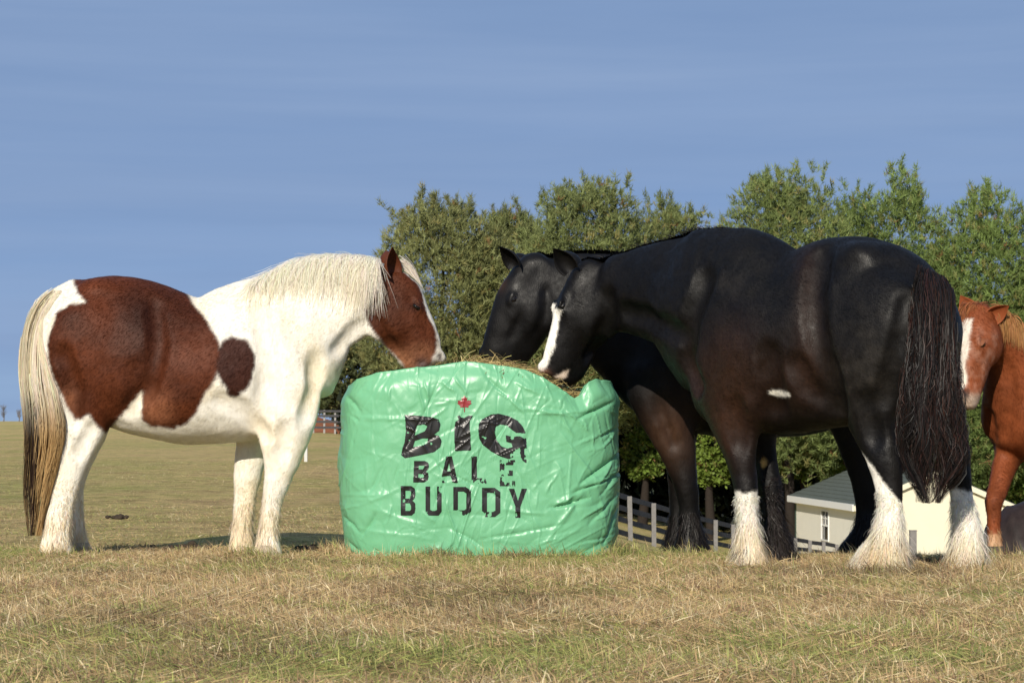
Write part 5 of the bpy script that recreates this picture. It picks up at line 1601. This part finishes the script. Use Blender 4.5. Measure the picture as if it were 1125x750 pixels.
    tc_ = tc_ * (1 - yel) + np.array([0.28, 0.24, 0.085]) * yel
    brn = (r.random((n, 1)) < 0.01)
    tc_ = np.where(brn, np.array([0.22, 0.12, 0.05]), tc_)
    C = np.repeat(tc_, nb * nv, axis=0)
    crown = mesh_np('crown', Vt - loc, Q, False, C, M_LEAF, root)
    crown['kind'] = 'stuff'
    # trunk and limbs
    th_ = (zc + 0.3 * H) - gz_
    m = 10
    P = np.stack([np.full(m, c[0]) + 0.15 * np.sin(np.linspace(0, 3, m) + seed), np.full(m, Y) + 0.12 * np.cos(np.linspace(0, 4, m) + seed), gz_ - 0.1 + np.linspace(0, th_, m)], 1)
    V1, F1 = tube_vf(P, np.linspace(0.3, 0.06, m), 10)
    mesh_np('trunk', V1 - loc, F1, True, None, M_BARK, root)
    for q in r.choice(len(L), min(12, len(L)), replace=False):
        tgt, rr = L[q]
        h0 = np.clip((tgt[2] - gz_) * 0.7, 0.6, th_ * 0.9)
        a = np.array([np.interp(h0, P[:, 2] - gz_, P[:, k]) for k in range(3)])
        tt = np.linspace(0, 1, 7)[:, None]
        bp = a + (tgt - a) * tt + np.array([0, 0, 0.25]) * np.sin(tt * 3.14) * 0.6
        bp += r.normal(size=bp.shape) * 0.05 * tt
        V2, F2 = tube_vf(bp, np.linspace(0.06, 0.015, 7), 6)
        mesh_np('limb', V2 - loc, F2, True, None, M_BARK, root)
    return root

PG = 'pine trees in a row behind the horses'
LG = 'leafy bushes under the pines'
tree('pine_tree', 'rounded grey green pine tree above the brown and white head', 488, 112, 218, 480, 98, 3, 8500, group=PG, green=(0.22, 0.22, 0.088), lumps=60)
tree('pine_tree', 'pine tree with tall shoots above the black heads', 640, 110, 192, 492, 96, 5, 8500, group=PG, green=(0.215, 0.235, 0.088), lumps=60)
tree('pine_tree', 'pine tree filling the space between the brown head and the black ears', 563, 118, 224, 490, 66, 31, 6000, group=PG, green=(0.195, 0.205, 0.078), lumps=44)
tree('pine_tree', 'lower pine tree in the dip between the two tall pine tops', 738, 116, 222, 496, 86, 8, 7000, group=PG, green=(0.205, 0.225, 0.082), lumps=44)
tree('pine_tree', 'tallest pine tree behind the withers of the front black horse', 868, 110, 176, 540, 98, 9, 9500, group=PG, green=(0.205, 0.24, 0.08), lumps=64)
tree('pine_tree', 'pine tree behind the rump of the front black horse', 975, 113, 184, 540, 92, 14, 9000, group=PG, green=(0.185, 0.235, 0.07), lumps=60)
tree('pine_tree', 'pine tree at the right edge behind the chestnut horse', 1085, 110, 205, 550, 92, 12, 9000, group=PG, green=(0.175, 0.225, 0.066), lumps=60)
tree('leafy_tree', 'low leafy branches hanging under the black belly above the shed', 885, 114, 425, 532, 64, 21, 2200, kind='leaf', group=LG, green=(0.15, 0.21, 0.035), lumps=30)
tree('leafy_tree', 'leafy green bush between the black forelegs', 782, 113, 440, 537, 28, 22, 800, kind='leaf', group=LG, green=(0.15, 0.2, 0.035), lumps=14)
tree('leafy_tree', 'leafy green bush behind the chestnut foreleg', 1105, 112, 455, 560, 40, 23, 1300, kind='leaf', group=LG, green=(0.13, 0.18, 0.032), lumps=18)
tree('leafy_tree', 'dark bushy tree in the gap left of the green bag', 385, 130, 368, 466, 46, 24, 2600, kind='leaf', group=LG, green=(0.085, 0.095, 0.035), lumps=22)
tree('leafy_tree', 'leafy bush right of the green bag beside the black foreleg', 706, 114, 468, 530, 24, 25, 500, kind='leaf', group=LG, green=(0.13, 0.18, 0.032), lumps=12)

# deep wood behind the first row: one mass, its shade put into the leaf colour
def wood():
    r = np.random.default_rng(77)
    n = 12000
    x = r.uniform(-9.5, 42, n); y = r.uniform(121, 136, n)
    topz = np.interp(x, [-9.5, -6, -3, 2, 8, 14, 26, 42], [2, 5, 7.5, 8.5, 8.5, 9, 9, 8]) * (0.8 + 0.3 * np.sin(x * 1.7) * np.sin(x * .6 + 1))
    gz_ = terrain(x, y)
    z = gz_ + (topz - gz_) * r.random(n)
    nb = 5
    pos = np.stack([x, y, z], 1)
    bd = r.normal(size=(n, nb, 3)) + np.array([0, 0, .3]); bd /= np.linalg.norm(bd, axis=2)[..., None]
    sd = np.cross(bd, r.normal(size=(n, nb, 3))); sd /= np.linalg.norm(sd, axis=2)[..., None]
    b0 = pos[:, None] + r.normal(size=(n, nb, 3)) * 0.25
    V = np.stack([b0 - sd * .16, b0 + sd * .16, b0 + bd * .85], 2).reshape(-1, 3)
    C = np.repeat(np.array([0.016, 0.024, 0.009]) * (0.6 + .6 * r.random((n, 1))), nb * 3, 0)  # near-black leaves: deep shade under the trees is painted in
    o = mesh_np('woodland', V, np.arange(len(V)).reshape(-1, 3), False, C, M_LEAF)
    tag(o, 'dense woodland, leaves darkened for shade, behind the pine trees', 'woodland', kind='stuff')
wood()

# bare twiggy trees on the far left skyline
M_TWIG = mat_simple('grey_twigs', (0.16, 0.15, 0.15), 0.9, 0.1, 0.2)
def bare_tree(cpx, Y, h, seed, label):
    r = np.random.default_rng(seed)
    p = W(cpx, HY, Y); g = float(terrain(p[0], Y))
    root = empty('bare_tree', (p[0], Y, g))
    tag(root, label, 'tree', 'bare trees on the skyline')
    parts = []
    trunk = tube_vf(np.array([[0, 0, 0], [.1, 0, h * .3], [0, 0, h * .6], [.1, 0, h * .8]]), [.10, .08, .05, .03], 6)
    mesh_np('trunk', trunk[0], trunk[1], True, None, M_TWIG, root)
    for k in range(70):
        z0 = r.uniform(.2, .78) * h; a = r.uniform(0, 6.28); l = r.uniform(.15, .4) * h
        e = np.array([math.cos(a) * l * .6, math.sin(a) * l * .6, z0 + l * .75])
        parts.append(tube_vf(np.array([[0, 0, z0], e * [.5, .5, 0] + [0, 0, z0 + (e[2] - z0) * .4], e]), [.024, .018, .01], 4))
    V, Fc = cat_vf(parts)
    o = mesh_np('crown', V, Fc, False, None, M_TWIG, root); o['kind'] = 'stuff'
bare_tree(4, 330, 2.6, 1, 'faint bare tree on the skyline at the far left edge')
bare_tree(21, 340, 2.0, 2, 'small faint bare tree on the skyline just left of the cream tail')

# ------------------------------------------------------------------ fences
def board_fence(name, label, line, n_rails, height, spacing, post_w, board_h, mat_b, mat_p, cat='fence'):
    line = np.array(line, float)
    seg = np.linalg.norm(np.diff(line, axis=0), axis=1); cum = np.concatenate([[0], np.cumsum(seg)])
    npst = int(cum[-1] / spacing) + 1
    s = np.arange(npst) * spacing
    P = np.stack([np.interp(s, cum, line[:, 0]), np.interp(s, cum, line[:, 1])], 1)
    Z = terrain(P[:, 0], P[:, 1])
    loc = np.array([P[0, 0], P[0, 1], Z[0]])
    root = empty(name, loc)
    tag(root, label, cat)
    r = np.random.default_rng(5)
    for k in range(npst):
        b = np.array([P[k, 0], P[k, 1], Z[k] - 0.15]); t = b + np.array([r.normal() * .02, r.normal() * .02, height + .15 + r.normal() * .02])
        V, Fc = beam(b, t, post_w, post_w * 1.05, (0, 1, 0.01))
        mesh_np('post', V - loc, Fc, False, None, mat_p, root)
    dirn = np.diff(P, axis=0); nrm = np.stack([dirn[:, 1], -dirn[:, 0]], 1); nrm /= np.linalg.norm(nrm, axis=1)[:, None]
    nrm *= -np.sign(nrm[:, 1])[:, None] * -1
    for k in range(npst - 1):
        for q in range(n_rails):
            z = height * (0.95 - 0.80 * q / max(1, n_rails - 1)) - board_h * .5 + board_h * .5
            off = nrm[k] * (post_w * .5 + .02)
            a = np.array([P[k, 0] + off[0], P[k, 1] + off[1], Z[k] + z + r.normal() * .012]); b = np.array([P[k + 1, 0] + off[0], P[k + 1, 1] + off[1], Z[k + 1] + z + r.normal() * .012])
            V, Fc = beam(a, b, 0.03, board_h)
            mesh_np('rail', V - loc, Fc, False, None, mat_b, root)
    return root

board_fence('board_fence', 'weathered grey four rail board fence running downhill behind the black legs', [(-0.6, 55.5), (3.5, 66.5), (7.5, 77), (12.4, 90), (14.0, 94)], 4, 1.38, 2.42, 0.14, 0.16, M_BOARD, M_POST)
pf = board_fence('picket_fence', 'distant pale picket fence in the gap between pinto chest and green bag', [(-14.6, 121), (-8.6, 121)], 0, 1.3, 0.6, 0.1, 0.14, M_BOARD, mat_simple('pale_post', (0.34, 0.33, 0.32), 0.9, 0.1, 0.2))
for z in (0.3, 0.62, 0.94, 1.2):
    V, Fc = beam((0, -0.09, z), (6.0, -0.09, z), 0.04, 0.12)
    mesh_np('rail', V, Fc, False, None, M_BOARD, pf)
# red clay bank behind the distant fence
xb = np.linspace(-22, -3, 40)
Vb = np.concatenate([np.stack([xb, np.full(40, 123.5), terrain(xb, np.full(40, 123.5)) + 0.01], 1), np.stack([xb, np.full(40, 125.0), terrain(xb, np.full(40, 125.0)) + 0.85 + .15 * np.sin(xb * 2)], 1), np.stack([xb, np.full(40, 128.5), terrain(xb, np.full(40, 128.5)) + 0.0], 1)])
k = np.arange(39)
Fb = np.concatenate([np.stack([k, k + 1, k + 41, k + 40], 1), np.stack([k + 40, k + 41, k + 81, k + 80], 1)])
tag(mesh_np('clay_bank', Vb, Fb, True, None, mat_simple('red_clay', (0.24, 0.095, 0.05), 0.95, 0.1, 0.35, 3)), kind='structure')

def lone_post(px, top_py, bot_py, Y, w, mat, label, name='fence_post'):
    p = W(px, bot_py, Y); g = float(terrain(p[0], Y)); t = CAMZ - (top_py - HY) * Y / F
    root = empty(name, (p[0], Y, g)); tag(root, label, 'post')
    V, Fc = beam((0, 0, -0.2), (0, 0, t - g), w, w, (0, 1, .01))
    mesh_np('post', V, Fc, False, None, mat, root)
    V, Fc = box_vf(0, 0, t - g + .012, w * 1.12, w * 1.12, .025)
    mesh_np('cap', V, Fc, False, None, mat, root)
lone_post(1003, 583, 615, 60, 0.18, M_POST, 'stout grey wooden post before the cream shed wall')
lone_post(336, 478, 505, 40, 0.055, mat_simple('white_stake', (0.6, 0.6, 0.56), 0.7, 0.2, 0.1), 'thin white stake in the field under the pinto chest', 'marker_stake')

# ------------------------------------------------------------------ shed
def build_shed():
    Yn, Yf = 96.0, 107.0                           # near corner and far corner of the long wall
    cn = W(943, 556, Yn); cf = W(874, 548, Yf)     # eave corners
    g = min(float(terrain(cn[0], Yn)), float(terrain(cf[0], Yf))) - 0.3
    loc = np.array([cn[0], cn[1], g])
    root = empty('shed', loc); tag(root, 'small cream shed with grey green shingle roof beyond the fence', 'shed')
    u = cf - cn; u[2] = 0; LW = np.linalg.norm(u); u /= LW          # along the long wall, away from the viewer
    v = np.array([-u[1], u[0], 0.0]);
    if v[1] < 0: v = -v
    # gable end runs to the right
    v = np.array([u[1], -u[0], 0.0]); v = v if v[0] > 0 else -v
    GW = 6.8; ez = cn[2] - g; rz = ez + 1.4
    up = np.array([0, 0, 1.0])
    wallm = mat_simple('beige_siding', (0.8, 0.78, 0.69), 0.8, 0.2, 0.06, 2)
    gabm = mat_simple('cream_siding', (0.74, 0.69, 0.53), 0.8, 0.2, 0.05, 2)
    white = mat_simple('white_trim', (0.78, 0.78, 0.75), 0.6, 0.3, 0.05)
    P = lambda a, b, z: u * a + v * b + up * z
    th = 0.12
    # long wall with a real window opening: four panels round it
    wc, ww, wz0, wz1 = LW * 0.50, 1.2, ez - 1.75, ez - 0.45
    def panel(a0, a1, z0, z1, name='wall', mat=wallm, b0=0.0, b1=th):
        V, Fc = hexa([P(a0, b0, z0), P(a1, b0, z0), P(a1, b1, z0), P(a0, b1, z0), P(a0, b0, z1), P(a1, b0, z1), P(a1, b1, z1), P(a0, b1, z1)])
        return mesh_np(name, V, Fc, False, None, mat, root)
    panel(0, wc - ww / 2, 0, ez); panel(wc + ww / 2, LW, 0, ez); panel(wc - ww / 2, wc + ww / 2, 0, wz0); panel(wc - ww / 2, wc + ww / 2, wz1, ez)
    # gable wall (pentagon) at the near end and far end
    for a0, nm in ((-th, 'gable_wall'), (LW, 'gable_wall')):
        pts = [(0, 0), (GW, 0), (GW, ez), (GW / 2, rz), (0, ez)]
        V = np.array([P(a0, b, z) for b, z in pts] + [P(a0 + th - .004, b, z) for b, z in pts])
        Fs = [np.array([[0, 1, 2, 3, 4]]), np.array([[9, 8, 7, 6, 5]]), np.array([[k, (k + 1) % 5, 5 + (k + 1) % 5, 5 + k] for k in range(5)])]
        mesh_np(nm, V, Fs, False, None, gabm, root)
    panel(0, LW, 0, ez, 'wall', wallm, GW - th, GW)
    # roof planes of shingle courses
    rm = mat_simple('grey_green_shingle', (0.10, 0.115, 0.10), 0.9, 0.15, 0.35, 6, 0.3, 40)
    oh = 0.3
    roof = mesh_np('roof', *hexa([P(-oh, -oh, ez - .06), P(LW + oh, -oh, ez - .06), P(LW + oh, GW / 2, rz + .1), P(-oh, GW / 2, rz + .1), P(-oh, -oh, ez + .06), P(LW + oh, -oh, ez + .06), P(LW + oh, GW / 2, rz + .2), P(-oh, GW / 2, rz + .2)]), False, None, rm, root)
    mesh_np('roof', *hexa([P(-oh, GW + oh, ez - .06), P(LW + oh, GW + oh, ez - .06), P(LW + oh, GW / 2 + .01, rz + .1), P(-oh, GW / 2 + .01, rz + .1), P(-oh, GW + oh, ez + .06), P(LW + oh, GW + oh, ez + .06), P(LW + oh, GW / 2 + .01, rz + .2), P(-oh, GW / 2 + .01, rz + .2)]), False, None, rm, root)
    nc = 11
    A0 = np.array([-oh, ez + .06]); B0 = np.array([GW / 2, rz + .2])
    for k in range(nc):
        t0, t1 = k / nc, (k + 1.15) / nc
        b0, z0 = A0 + (B0 - A0) * t0; b1, z1 = A0 + (B0 - A0) * min(1, t1)
        mesh_np('shingle_course', *hexa([P(-oh, b0, z0 + .004), P(LW + oh, b0, z0 + .004), P(LW + oh, b1, z1 + .004), P(-oh, b1, z1 + .004), P(-oh, b0, z0 + .05), P(LW + oh, b0, z0 + .05), P(LW + oh, b1, z1 + .012), P(-oh, b1, z1 + .012)]), False, None, rm, roof)
    f = mesh_np('fascia', *hexa([P(-oh, -oh - .05, ez - .2), P(LW + oh, -oh - .05, ez - .2), P(LW + oh, -oh, ez - .2), P(-oh, -oh, ez - .2), P(-oh, -oh - .05, ez + .1), P(LW + oh, -oh - .05, ez + .1), P(LW + oh, -oh, ez + .1), P(-oh, -oh, ez + .1)]), False, None, white, root)
    mesh_np('soffit', *hexa([P(-oh, -oh + .003, ez - .19), P(LW + oh, -oh + .003, ez - .19), P(LW + oh, 0, ez - .19), P(-oh, 0, ez - .19), P(-oh, -oh + .003, ez - .15), P(LW + oh, -oh + .003, ez - .15), P(LW + oh, 0, ez - .15), P(-oh, 0, ez - .15)]), False, None, white, root)
    # rake boards on the near gable
    for b0, b1 in ((-oh, GW / 2), (GW + oh, GW / 2)):
        V, Fc = beam(P(-oh - .03, b0, ez - .1), P(-oh - .03, b1, rz + .05), .05, .22, up)
        mesh_np('rake_board', V, Fc, False, None, gabm, root)
    # corner board
    panel(LW - .16, LW + .02, 0, ez - .3, 'corner_board', mat_simple('dark_corner', (.06, .09, .07), .8, .2, .1), -.03, -.002)
    # window: frame, sash bars and two panes
    fw = .07
    win = panel(wc - ww / 2 - fw, wc + ww / 2 + fw, wz0 - fw, wz0, 'window', white, -.04, .05)
    def wp(a0, a1, z0, z1, nm, mat, b0=-.04, b1=.05):
        V, Fc = hexa([P(a0, b0, z0), P(a1, b0, z0), P(a1, b1, z0), P(a0, b1, z0), P(a0, b0, z1), P(a1, b0, z1), P(a1, b1, z1), P(a0, b1, z1)])
        mesh_np(nm, V, Fc, False, None, mat, win)
    wp(wc - ww / 2 - fw, wc + ww / 2 + fw, wz1, wz1 + fw, 'frame', white)
    wp(wc - ww / 2 - fw, wc - ww / 2, wz0, wz1, 'frame', white); wp(wc + ww / 2, wc + ww / 2 + fw, wz0, wz1, 'frame', white)
    zm = (wz0 + wz1) / 2
    wp(wc - ww / 2, wc + ww / 2, zm - .04, zm + .04, 'meeting_rail', white, 0, .04)
    wp(wc - .02, wc + .02, zm + .04, wz1, 'muntin', white, .005, .03)
    wp(wc - ww / 2, wc + ww / 2, (zm + wz1) / 2 - .02, (zm + wz1) / 2 + .02, 'muntin', white, .004, .031)
    gl = mat_simple('dark_glass', (0.02, 0.024, 0.03), 0.06, 0.6, 0.1)
    wp(wc - ww / 2, wc + ww / 2, wz0, zm - .04, 'pane', gl, .05, .07); wp(wc - ww / 2, wc + ww / 2, zm + .04, wz1, 'pane', gl, .05, .07)
build_shed()

# ------------------------------------------------------------------ far vehicle under the pinto's belly
def build_car():
    Y = 480.0
    p = W(128, 463, Y); g = float(terrain(p[0], Y))
    root = empty('parked_car', (p[0], Y, g)); tag(root, 'tiny dark parked car far off on the skyline under the pinto belly', 'car')
    body = mat_simple('dark_blue_paint', (0.01, 0.014, 0.022), .3, .5, .1); glass = mat_simple('car_glass', (.02, .025, .03), .08, .6, .1); tyre = mat_simple('tyre', (.012, .012, .012), .9, .2, .1); lamp = mat_simple('lamp', (.5, .5, .48), .3, .5, .1)
    prof = [(-2.2, .35), (-2.25, .8), (-2.0, .95), (-1.3, 1.0), (-.7, 1.45), (.9, 1.48), (1.6, 1.02), (2.15, .9), (2.25, .6), (2.2, .35)]
    n = len(prof)
    V = np.array([(x, -.85, z) for x, z in prof] + [(x, .85, z) for x, z in prof])
    mesh_np('body', V, [np.array([list(range(n))]), np.array([list(range(2 * n - 1, n - 1, -1))]), np.array([[k, n + k, n + (k + 1) % n, (k + 1) % n] for k in range(n)])], False, None, body, root)
    for s in (-1, 1):
        V, Fc = hexa([(-1.05, s * .86, 1.02), (.05, s * .86, 1.02), (.05, s * .875, 1.02), (-1.05, s * .875, 1.02), (-.65, s * .86, 1.38), (.05, s * .86, 1.40), (.05, s * .875, 1.40), (-.65, s * .875, 1.38)]); mesh_np('side_window', V, Fc, False, None, glass, root)
        V, Fc = hexa([(.13, s * .86, 1.02), (1.4, s * .86, 1.02), (1.4, s * .875, 1.02), (.13, s * .875, 1.02), (.13, s * .86, 1.40), (.85, s * .86, 1.40), (.85, s * .875, 1.40), (.13, s * .875, 1.40)]); mesh_np('side_window', V, Fc, False, None, glass, root)
        for x in (-1.4, 1.4):
            a = np.linspace(0, 2 * math.pi, 20, endpoint=False)
            V = np.concatenate([np.stack([x + .34 * np.cos(a), np.full(20, s * .72), .34 + .34 * np.sin(a)], 1), np.stack([x + .34 * np.cos(a), np.full(20, s * .9), .34 + .34 * np.sin(a)], 1)])
            k = np.arange(20); mesh_np('wheel', V, [np.stack([k, (k + 1) % 20, 20 + (k + 1) % 20, 20 + k], 1), k[None], (20 + k)[None, ::-1]], False, None, tyre, root)
        V, Fc = box_vf(2.22, s * .6, .72, .06, .3, .14); mesh_np('headlight', V, Fc, False, None, lamp, root)
build_car()

# ------------------------------------------------------------------ pasture grass
PAL = np.array([[.60, .44, .235], [.50, .345, .18], [.80, .67, .42], [.26, .16, .10], [.57, .445, .205], [.42, .265, .15]])
GPAL = np.array([[.31, .335, .10], [.41, .415, .14], [.20, .235, .07]])
def grass(name, label, ntuft, per, y0, y1, hmin, hmax, wmin, wmax, seed, tri=False, xmargin=0.7, matted=0.3, rad=0.03, pts=None):
    """tufts of blades spreading from shared roots, among matted flat-lying straw"""
    r = np.random.default_rng(seed)
    ty = np.sqrt(y0 ** 2 + (y1 ** 2 - y0 ** 2) * r.random(ntuft)); tx = (r.random(ntuft) * 2 - 1) * (0.2345 * ty + xmargin)
    T0 = np.stack([tx, ty, tx * 0], 1)
    keep = r.random(ntuft) < 0.35 + 1.6 * np.clip(fbm(T0, 3.2, 5, 3) - 0.28, 0, 1)
    T0 = T0[keep]
    if pts is not None: T0 = pts
    nt_ = len(T0)
    size = (0.45 + 1.1 * r.random(nt_) ** 2) * (0.6 + 0.8 * fbm(T0, 1.7, 15, 2))
    flow = fbm(T0, 1.1, 35, 2) * 14 + r.normal(size=nt_) * 0.9
    gr = np.clip((fbm(T0, 0.7, 25, 3) - 0.47) * 5, 0, 1) * 0.8 + np.clip((fbm(T0, 2.7, 28, 2) - 0.56) * 6, 0, 1) * 0.6
    tcol = PAL[r.choice(6, nt_, p=[.27, .22, .15, .11, .15, .10])] * (0.75 + 0.45 * r.random((nt_, 1)))
    dirt = np.clip((fbm(T0, 1.5, 55, 2) - 0.58) * 6, 0, 1)[:, None]
    tcol = tcol * (1 - 0.6 * dirt)
    green_t = (r.random(nt_) < 0.06 + gr * 0.75)
    tcol = np.where(green_t[:, None], GPAL[r.integers(0, 3, nt_)] * (0.8 + 0.4 * r.random((nt_, 1))), tcol)
    cnt = np.maximum(3, (per * size * (0.6 + 0.8 * r.random(nt_))).astype(int))
    ti = np.repeat(np.arange(nt_), cnt); n = len(ti)
    flat = r.random(n) < matted
    off = r.normal(size=(n, 2)) * (rad * (0.6 + size[ti]))[:, None] * np.where(flat, 2.2, 1.0)[:, None]
    x = T0[ti, 0] + off[:, 0]; y = T0[ti, 1] + off[:, 1]
    az = np.where(flat, flow[ti] + r.normal(size=n) * 1.2, np.arctan2(off[:, 1], off[:, 0]) * 0.6 + flow[ti] * 0.4 + r.normal(size=n) * 0.6)
    lean = np.where(flat, np.clip(r.normal(1.35, 0.12, n), 0.9, 1.52), np.clip(np.abs(r.normal(0.55, 0.4, n)), 0.03, 1.3))
    z = terrain(x, y) - 0.004
    L = (hmin + (hmax - hmin) * r.random(n) ** 1.4) * (0.55 + 0.6 * size[ti]) * np.where(flat, 1.3, 1.0)
    L = L * (1 - 0.3 * sm(10.3, 11.6, y) * (pts is None))
    d = np.stack([np.cos(az) * np.sin(lean), np.sin(az) * np.sin(lean), np.cos(lean)], 1)
    b = np.stack([x, y, z + np.where(flat, 0.012 * r.random(n), 0)], 1)
    m = b + d * (L * 0.55)[:, None]; m[:, 2] += 0.003
    turn = r.normal(size=n) * 0.7
    d2 = d + np.stack([np.cos(az + turn), np.sin(az + turn), np.where(flat, 0.05, -0.9) + 0 * az], 1) * (0.75 * r.random(n) ** 1.2)[:, None]
    t = m + d2 / np.linalg.norm(d2, axis=1)[:, None] * (L * 0.55)[:, None]
    t[:, 2] = np.maximum(t[:, 2], z + 0.006)
    w = wmin + (wmax - wmin) * r.random(n) ** 1.5
    sd = np.cross(d, r.normal(size=(n, 3))); sd /= np.linalg.norm(sd, axis=1)[:, None]
    sd = sd * (w * 0.5)[:, None]
    own = PAL[r.choice(6, n, p=[.27, .22, .15, .11, .15, .10])]
    mixk = (r.random((n, 1)) < 0.3)
    c = np.where(mixk & ~green_t[ti][:, None], own, tcol[ti]) * (0.78 + 0.44 * r.random((n, 1)))
    if tri:
        V = np.stack([b - sd, b + sd, t], 1).reshape(-1, 3); Fs = np.arange(3 * n).reshape(-1, 3); C = np.repeat(c, 3, 0)
    else:
        V = np.stack([b - sd, b + sd, m + sd * .85, m - sd * .85, t], 1).reshape(-1, 3)
        k = np.arange(n) * 5
        Fs = [np.stack([k, k + 1, k + 2, k + 3], 1), np.stack([k + 3, k + 2, k + 4], 1)]
        C = np.repeat(c, 5, 0)
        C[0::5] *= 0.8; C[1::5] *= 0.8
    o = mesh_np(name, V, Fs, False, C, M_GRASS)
    tag(o, label, 'grass', kind='stuff')
    return n
grass('rough_grass', 'rough dry tan grass with green patches in the foreground', 17000, 13, 5.3, 13.2, 0.018, 0.062, 0.0017, 0.0048, 1, matted=0.3, xmargin=0.9)
grass('matted_grass', 'matted dead grass lying between the rough tufts in the foreground', 24000, 11, 5.3, 13.2, 0.02, 0.075, 0.0015, 0.0042, 7, tri=True, matted=0.8, xmargin=0.9, rad=0.04)
er = np.random.default_rng(12)
ep = []
for a in er.uniform(-math.pi, 0.0, 420):                                   # round the front foot of the bag
    q_ = (abs(math.cos(a) / HX) ** 4.4 + abs(math.sin(a) / HYB) ** 4.4) ** (-1 / 4.4) + er.uniform(0.0, 0.09)
    if er.random() < 0.35 + 0.65 * (math.sin(a * 9) > -0.2): ep.append((BC[0] + q_ * math.cos(a), BC[1] + q_ * math.sin(a), 0))
for hx, hy_ in ((60, 12.05), (86, 12.35), (292, 12.05), (264, 12.35), (823, 11.35), (850, 11.65), (966, 10.7), (1064, 10.83), (758, 12.6), (942, 12.6), (1092, 12.5)):
    c_ = W(hx, 600, hy_)
    for _ in range(26): ep.append((c_[0] + er.normal() * 0.1, c_[1] - 0.05 - abs(er.normal()) * 0.07, 0))
grass('edge_grass', 'longer uncropped grass left standing round the bag and the hooves', 10, 13, 5.3, 6, 0.035, 0.085, 0.002, 0.0048, 15, matted=0.12, rad=0.022, pts=np.array(ep))
grass('turf_fringe', 'thinning tufts of grass where the rough strip meets the field', 9000, 6, 13.0, 20.0, 0.015, 0.045, 0.003, 0.006, 3, tri=True, xmargin=1.0, matted=0.4, rad=0.04)
grass('field_grass', 'short dry turf of the field beyond the horses', 26000, 5, 13.2, 42.0, 0.008, 0.03, 0.003, 0.007, 2, tri=True, xmargin=1.5, matted=0.5, rad=0.05)

# ------------------------------------------------------------------ droppings in the grass
M_DUNG = mat_simple('dark_droppings', (0.05, 0.038, 0.027), 0.9, 0.15, 0.4, 40, 0.6, 60)
def droppings(px, Y, n, spread, label, seed):
    r = np.random.default_rng(seed)
    p = W(px, 600, Y); g = float(terrain(p[0], Y))
    root = empty('droppings', (p[0], Y, g)); tag(root, label, 'droppings', 'dark droppings in the grass')
    for k in range(n):
        c = np.array([r.normal() * spread, r.normal() * spread * .8, 0.006 + 0.02 * r.random()])
        bm = bmesh.new(); bmesh.ops.create_icosphere(bm, subdivisions=2, radius=r.uniform(.012, .024))
        for v in bm.verts:
            v.co = Vector((v.co.x * 1.2, v.co.y, v.co.z * .85)) * r.uniform(.85, 1.12)
        me = bpy.data.meshes.new('lump'); bm.to_mesh(me); bm.free()
        for q in me.polygons: q.use_smooth = True
        me.materials.append(M_DUNG)
        o = bpy.data.objects.new('lump', me); scn.collection.objects.link(o); o.parent = root; o.location = c
droppings(345, 12.55, 26, 0.065, 'dark pile of droppings between the pinto forelegs and the green bag', 1)
droppings(200, 13.0, 22, 0.12, 'scattered dark droppings under the pinto belly', 2)
droppings(128, 17.2, 10, 0.045, 'small dark droppings in the field just behind the pinto hind legs', 3)
droppings(718, 12.9, 18, 0.1, 'dark clods in the grass beside the black foreleg right of the bag', 4)
droppings(1025, 11.3, 20, 0.08, 'dark clods between the cream feathered hind legs', 5)
